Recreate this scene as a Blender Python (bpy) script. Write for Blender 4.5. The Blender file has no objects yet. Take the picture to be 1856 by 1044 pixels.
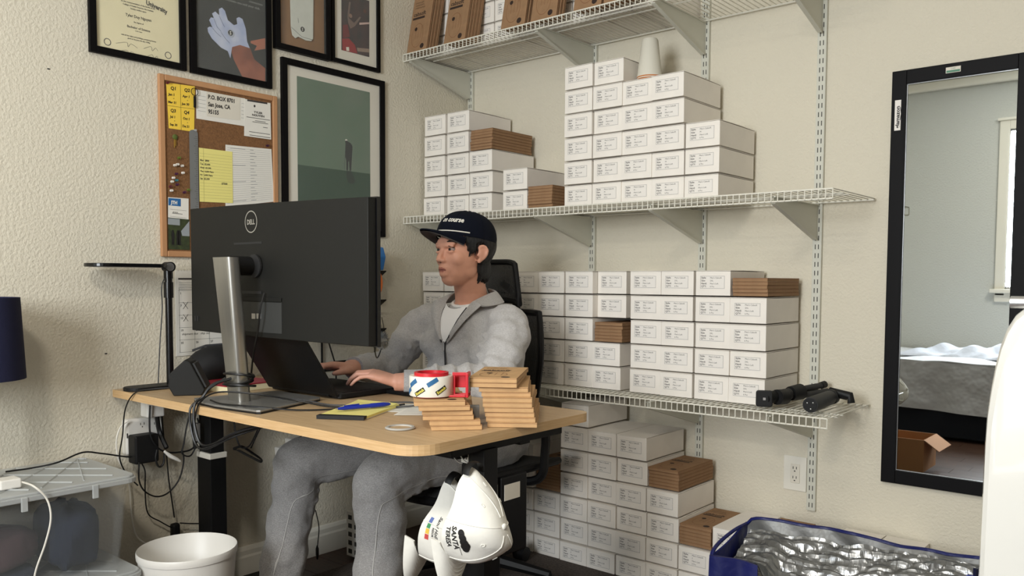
import bpy, bmesh, math, random
import numpy as np
from mathutils import Vector, Matrix, Euler
random.seed(7)
S = bpy.context.scene
COL = S.collection
PI = math.pi
# ------------------------------------------------------------------ camera, world, lights, exposure
YAW, PITCH, ROLL, FPX, OY = math.radians(40.2537), math.radians(3.1427), math.radians(.2574), 1505.3, 69.2
CAMLOC = Vector((2.735, -2.90, 1.11))
_cy, _sy, _cp, _sp, _cr, _sr = math.cos(YAW), math.sin(YAW), math.cos(PITCH), math.sin(PITCH), math.cos(ROLL), math.sin(ROLL)
_F0 = Vector((-_sy, _cy, 0)); _R0 = Vector((_cy, _sy, 0)); _U0 = Vector((0, 0, 1))
_F = _F0*_cp - _U0*_sp; _U = _U0*_cp + _F0*_sp
_R = _R0*_cr + _U*_sr; _U = _U*_cr - _R0*_sr
cam_data = bpy.data.cameras.new('camera'); cam = bpy.data.objects.new('camera', cam_data); COL.objects.link(cam)
cam_data.sensor_width = 36; cam_data.lens = FPX/1856*36; cam_data.shift_y = OY/1856
cam_data.clip_start = .02
mw = Matrix((( _R.x, _U.x, -_F.x), (_R.y, _U.y, -_F.y), (_R.z, _U.z, -_F.z))).to_4x4()
mw.translation = CAMLOC; cam.matrix_world = mw
S.camera = cam
w = bpy.data.worlds.new('sky'); S.world = w; w.use_nodes = True
wn = w.node_tree.nodes; bgn = wn['Background']; bgn.inputs[0].default_value = (.80, .90, 1, 1); bgn.inputs[1].default_value = 1.5
def area(name, loc, rot, sx, sy, power, color):
    l = bpy.data.lights.new(name, 'AREA'); l.shape = 'RECTANGLE'; l.size = sx; l.size_y = sy; l.energy = power; l.color = color
    o = bpy.data.objects.new(name, l); COL.objects.link(o); o.location = loc; o.rotation_euler = rot
    return o
area('window_daylight', (1.945, -4.565, 1.68), (PI/2, 0, 0), .93, 1.2, 88, (.93, .97, 1))
S.view_settings.view_transform = 'Standard'; S.view_settings.look = 'None'
S.view_settings.exposure = 0.16; S.view_settings.gamma = 1.0
try: S.view_settings.use_curve_mapping = False
except Exception: pass

def at(x, y, ax, val):
    "point of a real plane (axis = value) that the photograph shows at pixel x, y"
    d = _R*((x-928)/FPX) - _U*((y-522-OY)/FPX) + _F
    t = (val - CAMLOC[ax])/d[ax]
    return CAMLOC + d*t

# ------------------------------------------------------------------ materials
def lin(c):
    return tuple((v/255/12.92 if v/255 <= .04045 else ((v/255+.055)/1.055)**2.4) for v in c)
MATS = {}
def mat(name, rgb, rough=.6, metal=0, noise=0, nscale=20, bump=0, bscale=60, spec=.5, alpha=1, stretch=None, rgb2=None, sheen=0, coat=0, trans=0, detail=4):
    if name in MATS: return MATS[name]
    m = bpy.data.materials.new(name); m.use_nodes = True; nt = m.node_tree; b = nt.nodes['Principled BSDF']
    c = lin(rgb); b.inputs['Base Color'].default_value = (*c, 1); b.inputs['Roughness'].default_value = rough
    b.inputs['Metallic'].default_value = metal; b.inputs['Specular IOR Level'].default_value = spec
    b.inputs['Alpha'].default_value = alpha; b.inputs['Sheen Weight'].default_value = sheen; b.inputs['Coat Weight'].default_value = coat
    b.inputs['Transmission Weight'].default_value = trans
    tc = nt.nodes.new('ShaderNodeTexCoord'); mp = nt.nodes.new('ShaderNodeMapping'); nt.links.new(tc.outputs['Object'], mp.inputs[0])
    if stretch: mp.inputs['Scale'].default_value = stretch
    if noise or rgb2:
        n = nt.nodes.new('ShaderNodeTexNoise'); n.inputs['Scale'].default_value = nscale; n.inputs['Detail'].default_value = detail
        nt.links.new(mp.outputs[0], n.inputs['Vector'])
        r = nt.nodes.new('ShaderNodeValToRGB'); r.color_ramp.elements[0].position = .3; r.color_ramp.elements[1].position = .7
        c2 = lin(rgb2) if rgb2 else tuple(min(1, v*(1+noise)) for v in c)
        c1 = c if rgb2 else tuple(v*(1-noise) for v in c)
        r.color_ramp.elements[0].color = (*c1, 1); r.color_ramp.elements[1].color = (*c2, 1)
        nt.links.new(n.outputs[0], r.inputs[0]); nt.links.new(r.outputs[0], b.inputs['Base Color'])
    if bump:
        n2 = nt.nodes.new('ShaderNodeTexNoise'); n2.inputs['Scale'].default_value = bscale; n2.inputs['Detail'].default_value = 3
        nt.links.new(mp.outputs[0], n2.inputs['Vector'])
        bp = nt.nodes.new('ShaderNodeBump'); bp.inputs['Strength'].default_value = 1; bp.inputs['Distance'].default_value = bump
        nt.links.new(n2.outputs[0], bp.inputs['Height']); nt.links.new(bp.outputs[0], b.inputs['Normal'])
    MATS[name] = m
    return m
def emis(name, rgb, s):
    m = bpy.data.materials.new(name); m.use_nodes = True; b = m.node_tree.nodes['Principled BSDF']
    b.inputs['Base Color'].default_value = (0, 0, 0, 1); b.inputs['Emission Color'].default_value = (*lin(rgb), 1); b.inputs['Emission Strength'].default_value = s
    MATS[name] = m; return m
M = dict(
    wall=mat('wall_paint', (218, 211, 193), .85, bump=.0032, bscale=105, spec=.25, detail=2),
    wallfar=mat('wall_paint_far', (200, 201, 196), .85, bump=.004, bscale=75, spec=.25),
    ceil=mat('ceiling_paint', (226, 222, 212), .9, bump=.004, bscale=60),
    trim=mat('white_trim', (228, 224, 212), .45),
    plank=mat('dark_wood', (78, 52, 38), .45, rgb2=(50, 33, 25), nscale=9, stretch=(1.2, 14, 4), bump=.0008, bscale=30),
    carton=mat('white_card', (240, 234, 225), .7, noise=.025, nscale=14, spec=.3),
    cartonin=mat('white_card_edge', (196, 188, 174), .8),
    sticker=mat('label_paper', (236, 231, 224), .6),
    ink=mat('label_ink', (58, 54, 52), .7),
    ink2=mat('black_ink', (24, 22, 22), .7),
    kraft=mat('kraft_card', (196, 158, 114), .8, noise=.07, nscale=40, spec=.2),
    kraft2=mat('kraft_card_brown', (150, 118, 88), .82, noise=.08, nscale=40, spec=.2),
    kinkd=mat('kraft_print', (48, 32, 24), .8),
    kinkl=mat('kraft_print_light', (120, 76, 46), .8),
    wire=mat('white_wire_coating', (226, 223, 210), .4, spec=.5),
    steel=mat('white_painted_steel', (206, 205, 192), .45),
    slot=mat('slot_dark', (60, 58, 54), .8),
    oak=mat('oak_laminate', (182, 152, 114), .42, rgb2=(200, 172, 134), nscale=7, stretch=(1.5, 16, 3), bump=.0003, bscale=50),
    oakedge=mat('oak_edge_band', (198, 160, 112), .5, rgb2=(214, 180, 134), nscale=12, stretch=(1, 1, 20)),
    black=mat('black_powder_coat', (9, 9, 10), .55, spec=.3, noise=.2, nscale=80),
    blackg=mat('black_gloss', (10, 10, 12), .25),
    blackp=mat('black_plastic', (14, 14, 15), .55, spec=.35),
    rubber=mat('black_cable', (14, 14, 15), .45),
    charcoal=mat('charcoal_plastic', (24, 24, 22), .6, spec=.3, noise=.05, nscale=120),
    dkgrey=mat('dark_grey_plastic', (34, 34, 35), .6),
    alu=mat('brushed_aluminium', (170, 168, 162), .33, metal=.85, noise=.05, nscale=60, stretch=(1, 1, .05)),
    basemetal=mat('grey_metal_plate', (150, 149, 146), .4, metal=.6),
    silver=mat('silver', (210, 210, 210), .3, metal=.9),
    whitep=mat('white_plastic', (226, 223, 216), .4),
    whitecable=mat('white_cable', (226, 222, 212), .5),
    frame=mat('black_frame', (6, 5, 7), .55, spec=.15),
    glassy=mat('black_mesh', (28, 28, 29), .8),
    cork=mat('cork', (136, 96, 60), .95, rgb2=(112, 78, 48), nscale=160, bump=.0015, bscale=200),
    corkframe=mat('cork_frame_wood', (176, 128, 88), .6, rgb2=(196, 148, 106), nscale=8, stretch=(1, 1, .2)),
    parch=mat('parchment', (228, 218, 180), .7, noise=.03, nscale=9),
    mount=mat('picture_mount', (222, 216, 202), .8),
    yellow=mat('yellow_card', (246, 208, 74), .7),
    ypaper=mat('yellow_paper', (238, 228, 138), .75),
    paper=mat('white_paper', (232, 229, 220), .8),
    rule=mat('paper_rule', (150, 150, 150), .8),
    green1=mat('print_green', (88, 112, 90), .6, rgb2=(108, 122, 106), nscale=5),
    green2=mat('print_dark_green', (36, 66, 46), .6),
    skin=mat('skin', (226, 166, 140), .48, noise=.05, nscale=30, spec=.4, bump=.0004, bscale=300),
    lip=mat('lips', (186, 116, 100), .45),
    hair=mat('black_hair', (15, 13, 13), .5, bump=.004, bscale=180, stretch=(3, 3, .6)),
    navy=mat('navy_twill', (9, 14, 28), .9, noise=.1, nscale=150, spec=.2),
    rope=mat('white_rope', (236, 232, 222), .6),
    brimunder=mat('brim_underside', (84, 80, 78), .85),
    fleece=mat('grey_marl_fleece', (172, 169, 167), .95, rgb2=(196, 193, 191), nscale=190, bump=.003, bscale=26, sheen=.3, stretch=(1, 1, 2.2)),
    sweat=mat('grey_marl_sweatpants', (128, 126, 125), .95, rgb2=(166, 164, 162), nscale=230, bump=.002, bscale=22, sheen=.25, stretch=(1, 1, 2)),
    seam=mat('pale_thread', (190, 188, 184), .8),
    tee=mat('white_jersey', (250, 248, 246), .9),
    zipm=mat('zip_dark', (52, 52, 54), .5),
    eyew=mat('eye_white', (176, 160, 154), .5, spec=.2), iris=mat('iris_dark', (26, 18, 15), .15),
    whitecap=mat('white_cotton_twill', (230, 228, 220), .95, spec=.1, noise=.02, nscale=50, bump=.0008, bscale=60),
    red=mat('red_plastic', (196, 34, 46), .35), tape=mat('tape_roll_wrap', (232, 228, 216), .35),
    tblue=mat('tape_blue', (52, 104, 150), .4), tyel=mat('tape_yellow', (226, 214, 92), .4),
    blue=mat('blue_plastic', (22, 44, 150), .3), bagblue=mat('blue_vinyl', (21, 28, 90), .35, noise=.15, nscale=10, bump=.004, bscale=18),
    orange=mat('orange_cable', (214, 112, 50), .5), lblue=mat('light_blue_case', (40, 110, 176), .5),
    shade=mat('navy_shade_fabric', (22, 25, 58), .9, bump=.0005, bscale=400), shadein=mat('shade_lining', (190, 186, 176), .8),
    cloth=mat('dark_clothes', (12, 19, 34), .95, rgb2=(22, 31, 50), nscale=6, bump=.01, bscale=9),
    cloth2=mat('dark_brown_clothes', (56, 37, 40), .95, bump=.01, bscale=9),
    rug=mat('brown_rug', (88, 78, 70), 1, rgb2=(60, 52, 47), nscale=120, bump=.006, bscale=150),
    cone=mat('white_ceramic', (216, 212, 198), .6), conewood=mat('orange_wood', (198, 120, 62), .45),
    gloss=mat('white_gloss_shell', (212, 211, 205), .12, spec=.6, coat=.5),
    sheet=mat('white_bed_linen', (206, 208, 212), .9, bump=.03, bscale=5), bedbase=mat('dark_bed_base', (16, 22, 32), .9),
    fur=mat('grey_fur', (96, 97, 95), .9, rgb2=(190, 190, 186), nscale=110),
    grom=mat('grey_grommet', (176, 174, 168), .45), wood2=mat('kraft_open_box', (170, 122, 80), .8),
    gcap=mat('red_badge', (190, 60, 60), .6),
)
# crumpled silver lining
def foil():
    m = bpy.data.materials.new('crumpled_silver_foil'); m.use_nodes = True; nt = m.node_tree; b = nt.nodes['Principled BSDF']
    b.inputs['Base Color'].default_value = (*lin((150, 152, 154)), 1); b.inputs['Metallic'].default_value = .9; b.inputs['Roughness'].default_value = .32
    tc = nt.nodes.new('ShaderNodeTexCoord'); v = nt.nodes.new('ShaderNodeTexVoronoi'); v.inputs['Scale'].default_value = 46; nt.links.new(tc.outputs['Object'], v.inputs['Vector'])
    n = nt.nodes.new('ShaderNodeTexNoise'); n.inputs['Scale'].default_value = 9; nt.links.new(tc.outputs['Object'], n.inputs['Vector'])
    a = nt.nodes.new('ShaderNodeMath'); a.operation = 'ADD'; nt.links.new(v.outputs[0], a.inputs[0]); nt.links.new(n.outputs[0], a.inputs[1])
    bp = nt.nodes.new('ShaderNodeBump'); bp.inputs['Distance'].default_value = .003; nt.links.new(a.outputs[0], bp.inputs['Height']); nt.links.new(bp.outputs[0], b.inputs['Normal'])
    return m
M['foil'] = foil()
def mesh_cloth():
    "open woven chair mesh: fine dark weave with real holes"
    m = bpy.data.materials.new('chair_mesh_weave'); m.use_nodes = True; nt = m.node_tree; b = nt.nodes['Principled BSDF']
    b.inputs['Base Color'].default_value = (*lin((40, 40, 41)), 1); b.inputs['Roughness'].default_value = .6
    b.inputs['Alpha'].default_value = .80
    tc = nt.nodes.new('ShaderNodeTexCoord'); wv = nt.nodes.new('ShaderNodeTexWave'); wv.inputs['Scale'].default_value = 60; wv.inputs['Distortion'].default_value = 4; wv.inputs['Detail Scale'].default_value = 8
    nt.links.new(tc.outputs['Object'], wv.inputs['Vector']); r = nt.nodes.new('ShaderNodeValToRGB'); r.color_ramp.elements[0].color = (.006, .006, .006, 1); r.color_ramp.elements[1].color = (.05, .05, .05, 1)
    nt.links.new(wv.outputs[0], r.inputs[0]); nt.links.new(r.outputs[0], b.inputs['Base Color'])
    return m
M['weave'] = mesh_cloth()
def clear_plastic():
    m = bpy.data.materials.new('clear_storage_plastic'); m.use_nodes = True; nt = m.node_tree; b = nt.nodes['Principled BSDF']
    b.inputs['Base Color'].default_value = (*lin((214, 220, 222)), 1); b.inputs['Roughness'].default_value = .15; b.inputs['Specular IOR Level'].default_value = .25; b.inputs['Alpha'].default_value = .05
    return m
M['clear'] = clear_plastic()
M['clearlid'] = mat('clear_lid_plastic', (196, 199, 198), .3, alpha=.62)
M['pane'] = mat('clear_glass_pane', (240, 245, 245), .03, alpha=.10)
M['picglass'] = mat('picture_glass', (230, 235, 230), .08, alpha=.045, spec=.5)
mm = mat('mirror_silvering', (214, 220, 222), .012, metal=1); M['mirror'] = mm

# ------------------------------------------------------------------ mesh builder
class MB:
    def __init__(s): s.v = []; s.f = []; s.m = []; s.mi = 0
    def add(s, vs, fs):
        o = len(s.v); s.v += [tuple(v) for v in vs]; s.f += [tuple(i+o for i in f) for f in fs]; s.m += [s.mi]*len(fs); return s
    def box(s, x0, x1, y0, y1, z0, z1, T=None):
        vs = [Vector((x, y, z)) for z in (z0, z1) for y in (y0, y1) for x in (x0, x1)]
        if T is not None: vs = [T @ v for v in vs]
        return s.add(vs, [(0, 2, 3, 1), (4, 5, 7, 6), (0, 1, 5, 4), (2, 6, 7, 3), (0, 4, 6, 2), (1, 3, 7, 5)])
    def prism(s, poly, a0, a1, ax=2, T=None):
        "polygon extruded along axis ax"
        n = len(poly); vs = []
        for a in (a0, a1):
            for p in poly:
                q = [0, 0, 0]; k = [i for i in range(3) if i != ax]; q[k[0]] = p[0]; q[k[1]] = p[1]; q[ax] = a; q = Vector(q)
                vs.append(T @ q if T is not None else q)
        fs = [tuple(range(n)), tuple(range(n, 2*n))] + [(i, (i+1) % n, n+(i+1) % n, n+i) for i in range(n)]
        return s.add(vs, fs)
    def tube(s, pts, r, n=8, cap=True, flat=None, up=None):
        pts = [Vector(p) for p in pts]; rs = r if isinstance(r, (list, tuple)) else [r]*len(pts); vs = []; fs = []
        t0 = (pts[1]-pts[0]).normalized(); u = Vector(up) if up else (Vector((0, 0, 1)) if abs(t0.z) < .9 else Vector((1, 0, 0)))
        for i, p in enumerate(pts):
            t = (pts[min(i+1, len(pts)-1)]-pts[max(i-1, 0)]).normalized()
            a = u - t*u.dot(t)
            if a.length < 1e-5: a = t.orthogonal()
            a.normalize(); b = t.cross(a); u = a
            rr = rs[i]; ra, rb = rr if isinstance(rr, tuple) else (rr, rr*(flat or 1))
            for k in range(n):
                th = 2*PI*k/n; vs.append(p + a*math.cos(th)*ra + b*math.sin(th)*rb)
        for i in range(len(pts)-1):
            for k in range(n):
                fs.append((i*n+k, i*n+(k+1) % n, (i+1)*n+(k+1) % n, (i+1)*n+k))
        if cap: fs += [tuple(range(n)), tuple(range((len(pts)-1)*n, len(pts)*n))]
        return s.add(vs, fs)
    def lathe(s, prof, n=24, T=None, closed=False):
        vs = []; fs = []
        for r, z in prof:
            for k in range(n):
                v = Vector((r*math.cos(2*PI*k/n), r*math.sin(2*PI*k/n), z)); vs.append(T @ v if T is not None else v)
        m = len(prof)
        for i in range(m-1 if not closed else m):
            j = (i+1) % m
            for k in range(n): fs.append((i*n+k, i*n+(k+1) % n, j*n+(k+1) % n, j*n+k))
        if not closed:
            if prof[0][0] > 1e-4: fs.append(tuple(range(n)))
            if prof[-1][0] > 1e-4: fs.append(tuple(range((m-1)*n, m*n)))
        return s.add(vs, fs)
    def ell(s, c, r, nu=16, nv=10, T=None):
        c = Vector(c); vs = []; fs = []
        for j in range(nv+1):
            th = PI*j/nv
            for i in range(nu):
                ph = 2*PI*i/nu; v = Vector((r[0]*math.sin(th)*math.cos(ph), r[1]*math.sin(th)*math.sin(ph), r[2]*math.cos(th)))
                if T is not None: v = T @ v
                vs.append(c+v)
        for j in range(nv):
            for i in range(nu): fs.append((j*nu+i, j*nu+(i+1) % nu, (j+1)*nu+(i+1) % nu, (j+1)*nu+i))
        return s.add(vs, fs)
    def grid(s, fn, nu, nv, thick=0, nrm=None):
        "surface fn(u,v) as a sheet, optionally with thickness"
        P = [[Vector(fn(i/nu, j/nv)) for i in range(nu+1)] for j in range(nv+1)]
        vs = [p for row in P for p in row]; W = nu+1
        fs = [(j*W+i, j*W+i+1, (j+1)*W+i+1, (j+1)*W+i) for j in range(nv) for i in range(nu)]
        if thick:
            N = []
            for j in range(nv+1):
                for i in range(nu+1):
                    du = P[j][min(i+1, nu)]-P[j][max(i-1, 0)]; dv = P[min(j+1, nv)][i]-P[max(j-1, 0)][i]
                    nn = du.cross(dv); N.append(nn.normalized() if nn.length > 1e-9 else Vector((0, 0, 1)))
            o = len(vs); vs = vs + [v + n*thick for v, n in zip(vs, N)]
            fs += [tuple(i+o for i in reversed(f)) for f in fs]
            ed = [j*W for j in range(nv+1)], [j*W+nu for j in range(nv+1)], list(range(W)), [nv*W+i for i in range(W)]
            for e in ed:
                for a, b in zip(e[:-1], e[1:]): fs.append((a, b, b+o, a+o))
        return s.add(vs, fs)
    def build(s, name, mats, parent=None, smooth=False, bevel=0, world=False, origin=None, seg=2, normals=True):
        me = bpy.data.meshes.new(name)
        off = Vector((0, 0, 0))
        if world and parent is not None: off = wl(parent)
        if origin is not None: off = Vector(origin)
        me.from_pydata([Vector(v)-off for v in s.v], [], s.f)
        if not isinstance(mats, (list, tuple)): mats = [mats]
        for m in mats: me.materials.append(m)
        if len(mats) > 1: me.polygons.foreach_set('material_index', s.m)
        if normals:
            bm = bmesh.new(); bm.from_mesh(me); bmesh.ops.recalc_face_normals(bm, faces=bm.faces); bm.to_mesh(me); bm.free()
        if smooth:
            me.polygons.foreach_set('use_smooth', [True]*len(me.polygons))
            try: me.set_sharp_from_angle(angle=math.radians(40 if smooth is True else smooth))
            except Exception: pass
        me.update()
        o = bpy.data.objects.new(name, me); COL.objects.link(o)
        if parent is not None: o.parent = parent
        if origin is not None: o.location = off if not (parent is not None) else off-wl(parent)
        if bevel:
            b = o.modifiers.new('bevel', 'BEVEL'); b.width = bevel; b.segments = seg; b.limit_method = 'ANGLE'; b.harden_normals = False
        return o
def wl(o):
    l = Vector(o.location); p = o.parent
    while p is not None: l = l+Vector(p.location); p = p.parent
    return l
def tag(o, label=None, cat=None, group=None, kind=None):
    if label: o['label'] = label
    if cat: o['category'] = cat
    if group: o['group'] = group
    if kind: o['kind'] = kind
    return o
def thing(name, loc, label, cat, group=None, rz=0):
    o = bpy.data.objects.new(name, None); o.empty_display_size = .05; COL.objects.link(o); o.location = loc; o.rotation_euler = (0, 0, rz)
    return tag(o, label, cat, group)
def dup(root, loc, rz=0, label=None, group=None):
    r = root.copy(); COL.objects.link(r); r.location = loc; r.rotation_euler = (0, 0, rz)
    if label: r['label'] = label
    if group: r['group'] = group
    for ch in list(root.children):
        c = ch.copy(); COL.objects.link(c); c.parent = r
        for g in list(ch.children):
            d = g.copy(); COL.objects.link(d); d.parent = c
    return r
def spline(pts, k=8):
    P = [Vector(p) for p in pts]; P = [P[0]*2-P[1]] + P + [P[-1]*2-P[-2]]; out = []
    for i in range(1, len(P)-2):
        for j in range(k):
            t = j/k; a, b, c, d = P[i-1:i+3]
            out.append(.5*((2*b) + (c-a)*t + (2*a-5*b+4*c-d)*t*t + (3*b-a-3*c+d)*t**3))
    out.append(P[-2]); return out
_tx = {}
def textmesh(s, bold=0):
    key = (s, bold)
    if key in _tx: return _tx[key]
    cu = bpy.data.curves.new('t', 'FONT'); cu.body = s; cu.size = 1; cu.resolution_u = 2; cu.offset = bold; cu.space_line = 1.0
    ob = bpy.data.objects.new('t', cu); COL.objects.link(ob)
    dg = bpy.context.evaluated_depsgraph_get(); me = bpy.data.meshes.new_from_object(ob.evaluated_get(dg))
    vs = [(v.co.x, v.co.y) for v in me.vertices]; fs = [tuple(p.vertices) for p in me.polygons]
    bpy.data.objects.remove(ob); bpy.data.curves.remove(cu); bpy.data.meshes.remove(me)
    x0 = min([v[0] for v in vs] or [0]); x1 = max([v[0] for v in vs] or [1]); y0 = min([v[1] for v in vs] or [0]); y1 = max([v[1] for v in vs] or [1])
    _tx[key] = (vs, fs, (x0, x1, y0, y1)); return _tx[key]
def puttext(mb, s, fn, size, x=0, y=0, align='l', bold=0, width=None, shear=0):
    "flat print: text vertices mapped by fn(u, v) onto a surface"
    vs, fs, (x0, x1, y0, y1) = textmesh(s, bold)
    k = size if width is None else width
    ky = size
    ox = {'l': 0, 'c': -(x0+x1)/2*k, 'r': -x1*k}[align]
    mb.add([fn(x+ox+(a+b*shear)*k, y+b*ky) for a, b in vs], fs)
def rect2(mb, fn, x0, x1, y0, y1):
    mb.add([fn(x0, y0), fn(x1, y0), fn(x1, y1), fn(x0, y1)], [(0, 1, 2, 3)])
def ring2(mb, fn, cx, cy, r0, r1, n=28, ky=1):
    vs = []
    for k in range(n):
        c, s_ = math.cos(2*PI*k/n), math.sin(2*PI*k/n); vs += [fn(cx+r0*c, cy+r0*s_*ky), fn(cx+r1*c, cy+r1*s_*ky)]
    mb.add(vs, [(2*k, 2*k+1, (2*k+3) % (2*n), (2*k+2) % (2*n)) for k in range(n)])
def disc2(mb, fn, cx, cy, r, n=20, ky=1):
    mb.add([fn(cx+r*math.cos(2*PI*k/n), cy+ky*r*math.sin(2*PI*k/n)) for k in range(n)], [tuple(range(n))])
def poly2(mb, fn, pts): mb.add([fn(*p) for p in pts], [tuple(range(len(pts)))])
def rrect(w_, h, r, n=5, cx=0, cy=0):
    out = []
    for (sx, sy, a0) in ((1, 1, 0), (-1, 1, 90), (-1, -1, 180), (1, -1, 270)):
        for k in range(n+1):
            a = math.radians(a0+90*k/n); out.append((cx+sx*(w_/2-r)+r*math.cos(a), cy+sy*(h/2-r)+r*math.sin(a)))
    return out
def cable(name, pts, r, m, label=None, cat='cable', parent=None, group=None, n=6, k=7):
    mb = MB(); mb.tube(spline(pts, k), r, n)
    o = mb.build(name, m, parent, smooth=True, world=parent is not None, origin=None if parent is not None else pts[0])
    if parent is None: tag(o, label, cat, group)
    return o

# ------------------------------------------------------------------ the room
RX, RY, RZ = 5.2, -4.6, 2.74
def struct(o): o['kind'] = 'structure'; return o
fl = struct(MB().box(-.1, RX+.1, RY-.1, .1, -.06, -.006).build('floor', M['slot']))
pk = None; rng = random.Random(3)
y = 0.0; row = 0
plank_me = {}
while y > RY:
    x = -rng.uniform(0, 1.1)
    while x < RX:
        x1 = min(x+1.2, RX); xa = max(x, 0)
        if x1-xa > .02:
            k = round(x1-xa, 3)
            if k not in plank_me:
                mb = MB(); mb.box(0, k-.0015, -.1265, 0, -.006, 0); o = mb.build('plank', M['plank'], fl, bevel=.0008, seg=1); plank_me[k] = o.data
                o.location = (xa, y, 0)
            else:
                o = bpy.data.objects.new('plank', plank_me[k]); COL.objects.link(o); o.parent = fl; o.location = (xa, y, 0)
        x += 1.2
    y -= .128; row += 1
struct(MB().box(-.12, 0, RY-.1, .12, -.06, RZ).build('wall_left', M['wall']))
struct(MB().box(0, RX, 0, .12, -.06, RZ).build('wall_back', M['wall']))
WX0, WX1, WZ0, WZ1 = 1.47, 2.42, 1.06, 2.30
mb = MB(); mb.box(0, WX0, RY-.12, RY, -.06, RZ); mb.box(WX1, RX, RY-.12, RY, -.06, RZ); mb.box(WX0, WX1, RY-.12, RY, -.06, WZ0); mb.box(WX0, WX1, RY-.12, RY, WZ1, RZ)
struct(mb.build('wall_front', M['wallfar']))
struct(MB().box(RX, RX+.12, RY-.1, .12, -.06, RZ).build('wall_right', mat('wall_right_low_bounce', (150, 142, 130), .85)))  # unseen wall, coloured darker to cut bounce onto the carton sides
struct(MB().box(-.12, RX+.12, RY-.12, .12, RZ, RZ+.1).build('ceiling', M['ceil']))
# baseboards
def bboard(name, poly, ax, a0, a1):
    return struct(MB().prism(poly, a0, a1, ax).build(name, M['trim'], bevel=.002))
pr = [(0, 0), (.016, 0), (.016, .075), (.012, .083), (.012, .1), (.006, .112), (0, .115)]
bboard('baseboard_left', pr, 1, RY, -.0)
bboard('baseboard_back', [(-a, b) for a, b in pr], 0, .02, RX)
bboard('baseboard_front', [(RY+a, b) for a, b in pr], 0, .02, RX)
# windows (seen in the mirror)
def window(name, x0, x1, z0, z1, T, blind=True):
    root = struct(MB().box(x0-.07, x0, -.02, .02, z0-.05, z1+.07, T).box(x1, x1+.07, -.02, .02, z0-.05, z1+.07, T).box(x0, x1, -.02, .02, z1, z1+.07, T)
                  .box(x0-.085, x1+.085, -.02, .032, z1+.07, z1+.09, T).build(name, M['trim'], bevel=.003))
    MB().box(x0-.1, x1+.1, -.11, .05, z0-.03, z0, T).box(x0-.07, x1+.07, -.02, .02, z0-.1, z0-.03, T).build('window_sill', M['trim'], root, bevel=.004)
    mb = MB(); xm = (x0+x1)/2
    for a in (x0, xm-.02, x1-.04): mb.box(a, a+.04, -.09, -.05, z0, z1, T)
    for a in (z0, (z0+z1)/2-.018, z1-.04): mb.box(x0, x1, -.088, -.052, a, a+.036, T)
    mb.build('sash', M['whitep'], root)
    MB().box(x0+.02, x1-.02, -.072, -.068, z0+.02, z1-.02, T).build('pane', M['pane'], root)
    if blind:
        for k in range(7):
            MB().box(x0+.01, x1-.01, -.05+.004*(k % 2), -.02, z1-.02-.024*k, z1-.004-.024*k, T).build('blind_slat', M['mount'], root)
    return root
Tf = Matrix.Translation((0, RY, 0))
window('window_1', WX0, WX1, WZ0, WZ1, Tf)
struct(MB().box(.0, RX, RY, RY+.05, RZ-.07, RZ).build('trim_1', M['trim'], bevel=.01))

t = thing('added_ceiling_fill', (2.3, -3.4, RZ), 'added unseen fill light, round white flush ceiling fitting', 'lamp')  # unseen fill lamp, added to lift the dark corner and overall brightness
MB().lathe([(0, -.002), (.19, -.002), (.19, -.05), (.18, -.055), (0, -.055)], 32, Matrix.Translation((2.3, -3.4, RZ))).build('fill_housing', M['whitep'], t, world=True)
MB().lathe([(0, -.0552), (.175, -.0552), (.17, -.062), (0, -.062)], 32, Matrix.Translation((2.3, -3.4, RZ))).build('fill_diffuser', emis('fill_glow', (255, 240, 214), 3), t, world=True)
_l = area('added_fill_area', (2.3, -3.4, RZ-.068), (0, 0, 0), .34, .34, 34, (1, .92, .80))
# tiny scuffs on the left wall
for a in ((88, 125), (192, 641)):
    p = at(a[0], a[1], 0, 0)
    o = MB().ell((p.x+.0005, p.y, p.z), (.001, .005, .0022), 8, 5).build('wall_scuff', M['dkgrey'], bpy.data.objects['wall_left'], world=True)

# ------------------------------------------------------------------ shelving
STD = [.028, .727, 1.236, 1.674]
SH = [('top', 2.088, 1.93), ('middle', 1.386, 1.862), ('lower', .700, 1.862)]
SHD = .406
for i, x in enumerate(STD):
    t = thing('shelf_standard', (x, 0, .305), 'white slotted steel wall standard, ' + ['in the corner beside the left wall', 'second from the corner, behind the left cartons', 'third from the corner, right of the cone diffuser', 'rightmost one, passing beside the wall outlet'][i], 'shelf standard', 'wall standards holding the wire shelves')
    MB().box(-.0135, .0135, -.004, 0, 0, 2.2).box(-.0155, -.0125, -.014, 0, 0, 2.2).box(.0125, .0155, -.014, 0, 0, 2.2).box(-.0135, .0135, -.0145, -.0125, 0, 2.2).build('upright_channel', M['steel'], t, bevel=.0006, seg=1)
    mb = MB(); z = .012
    while z < 2.19:
        for s in (-1, 1): mb.box(s*.0055-.0014, s*.0055+.0014, -.0152, -.0144, z, z+.0165)
        z += .0302
    o = mb.build('slots', M['slot'], t); o['kind'] = 'stuff'
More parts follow.
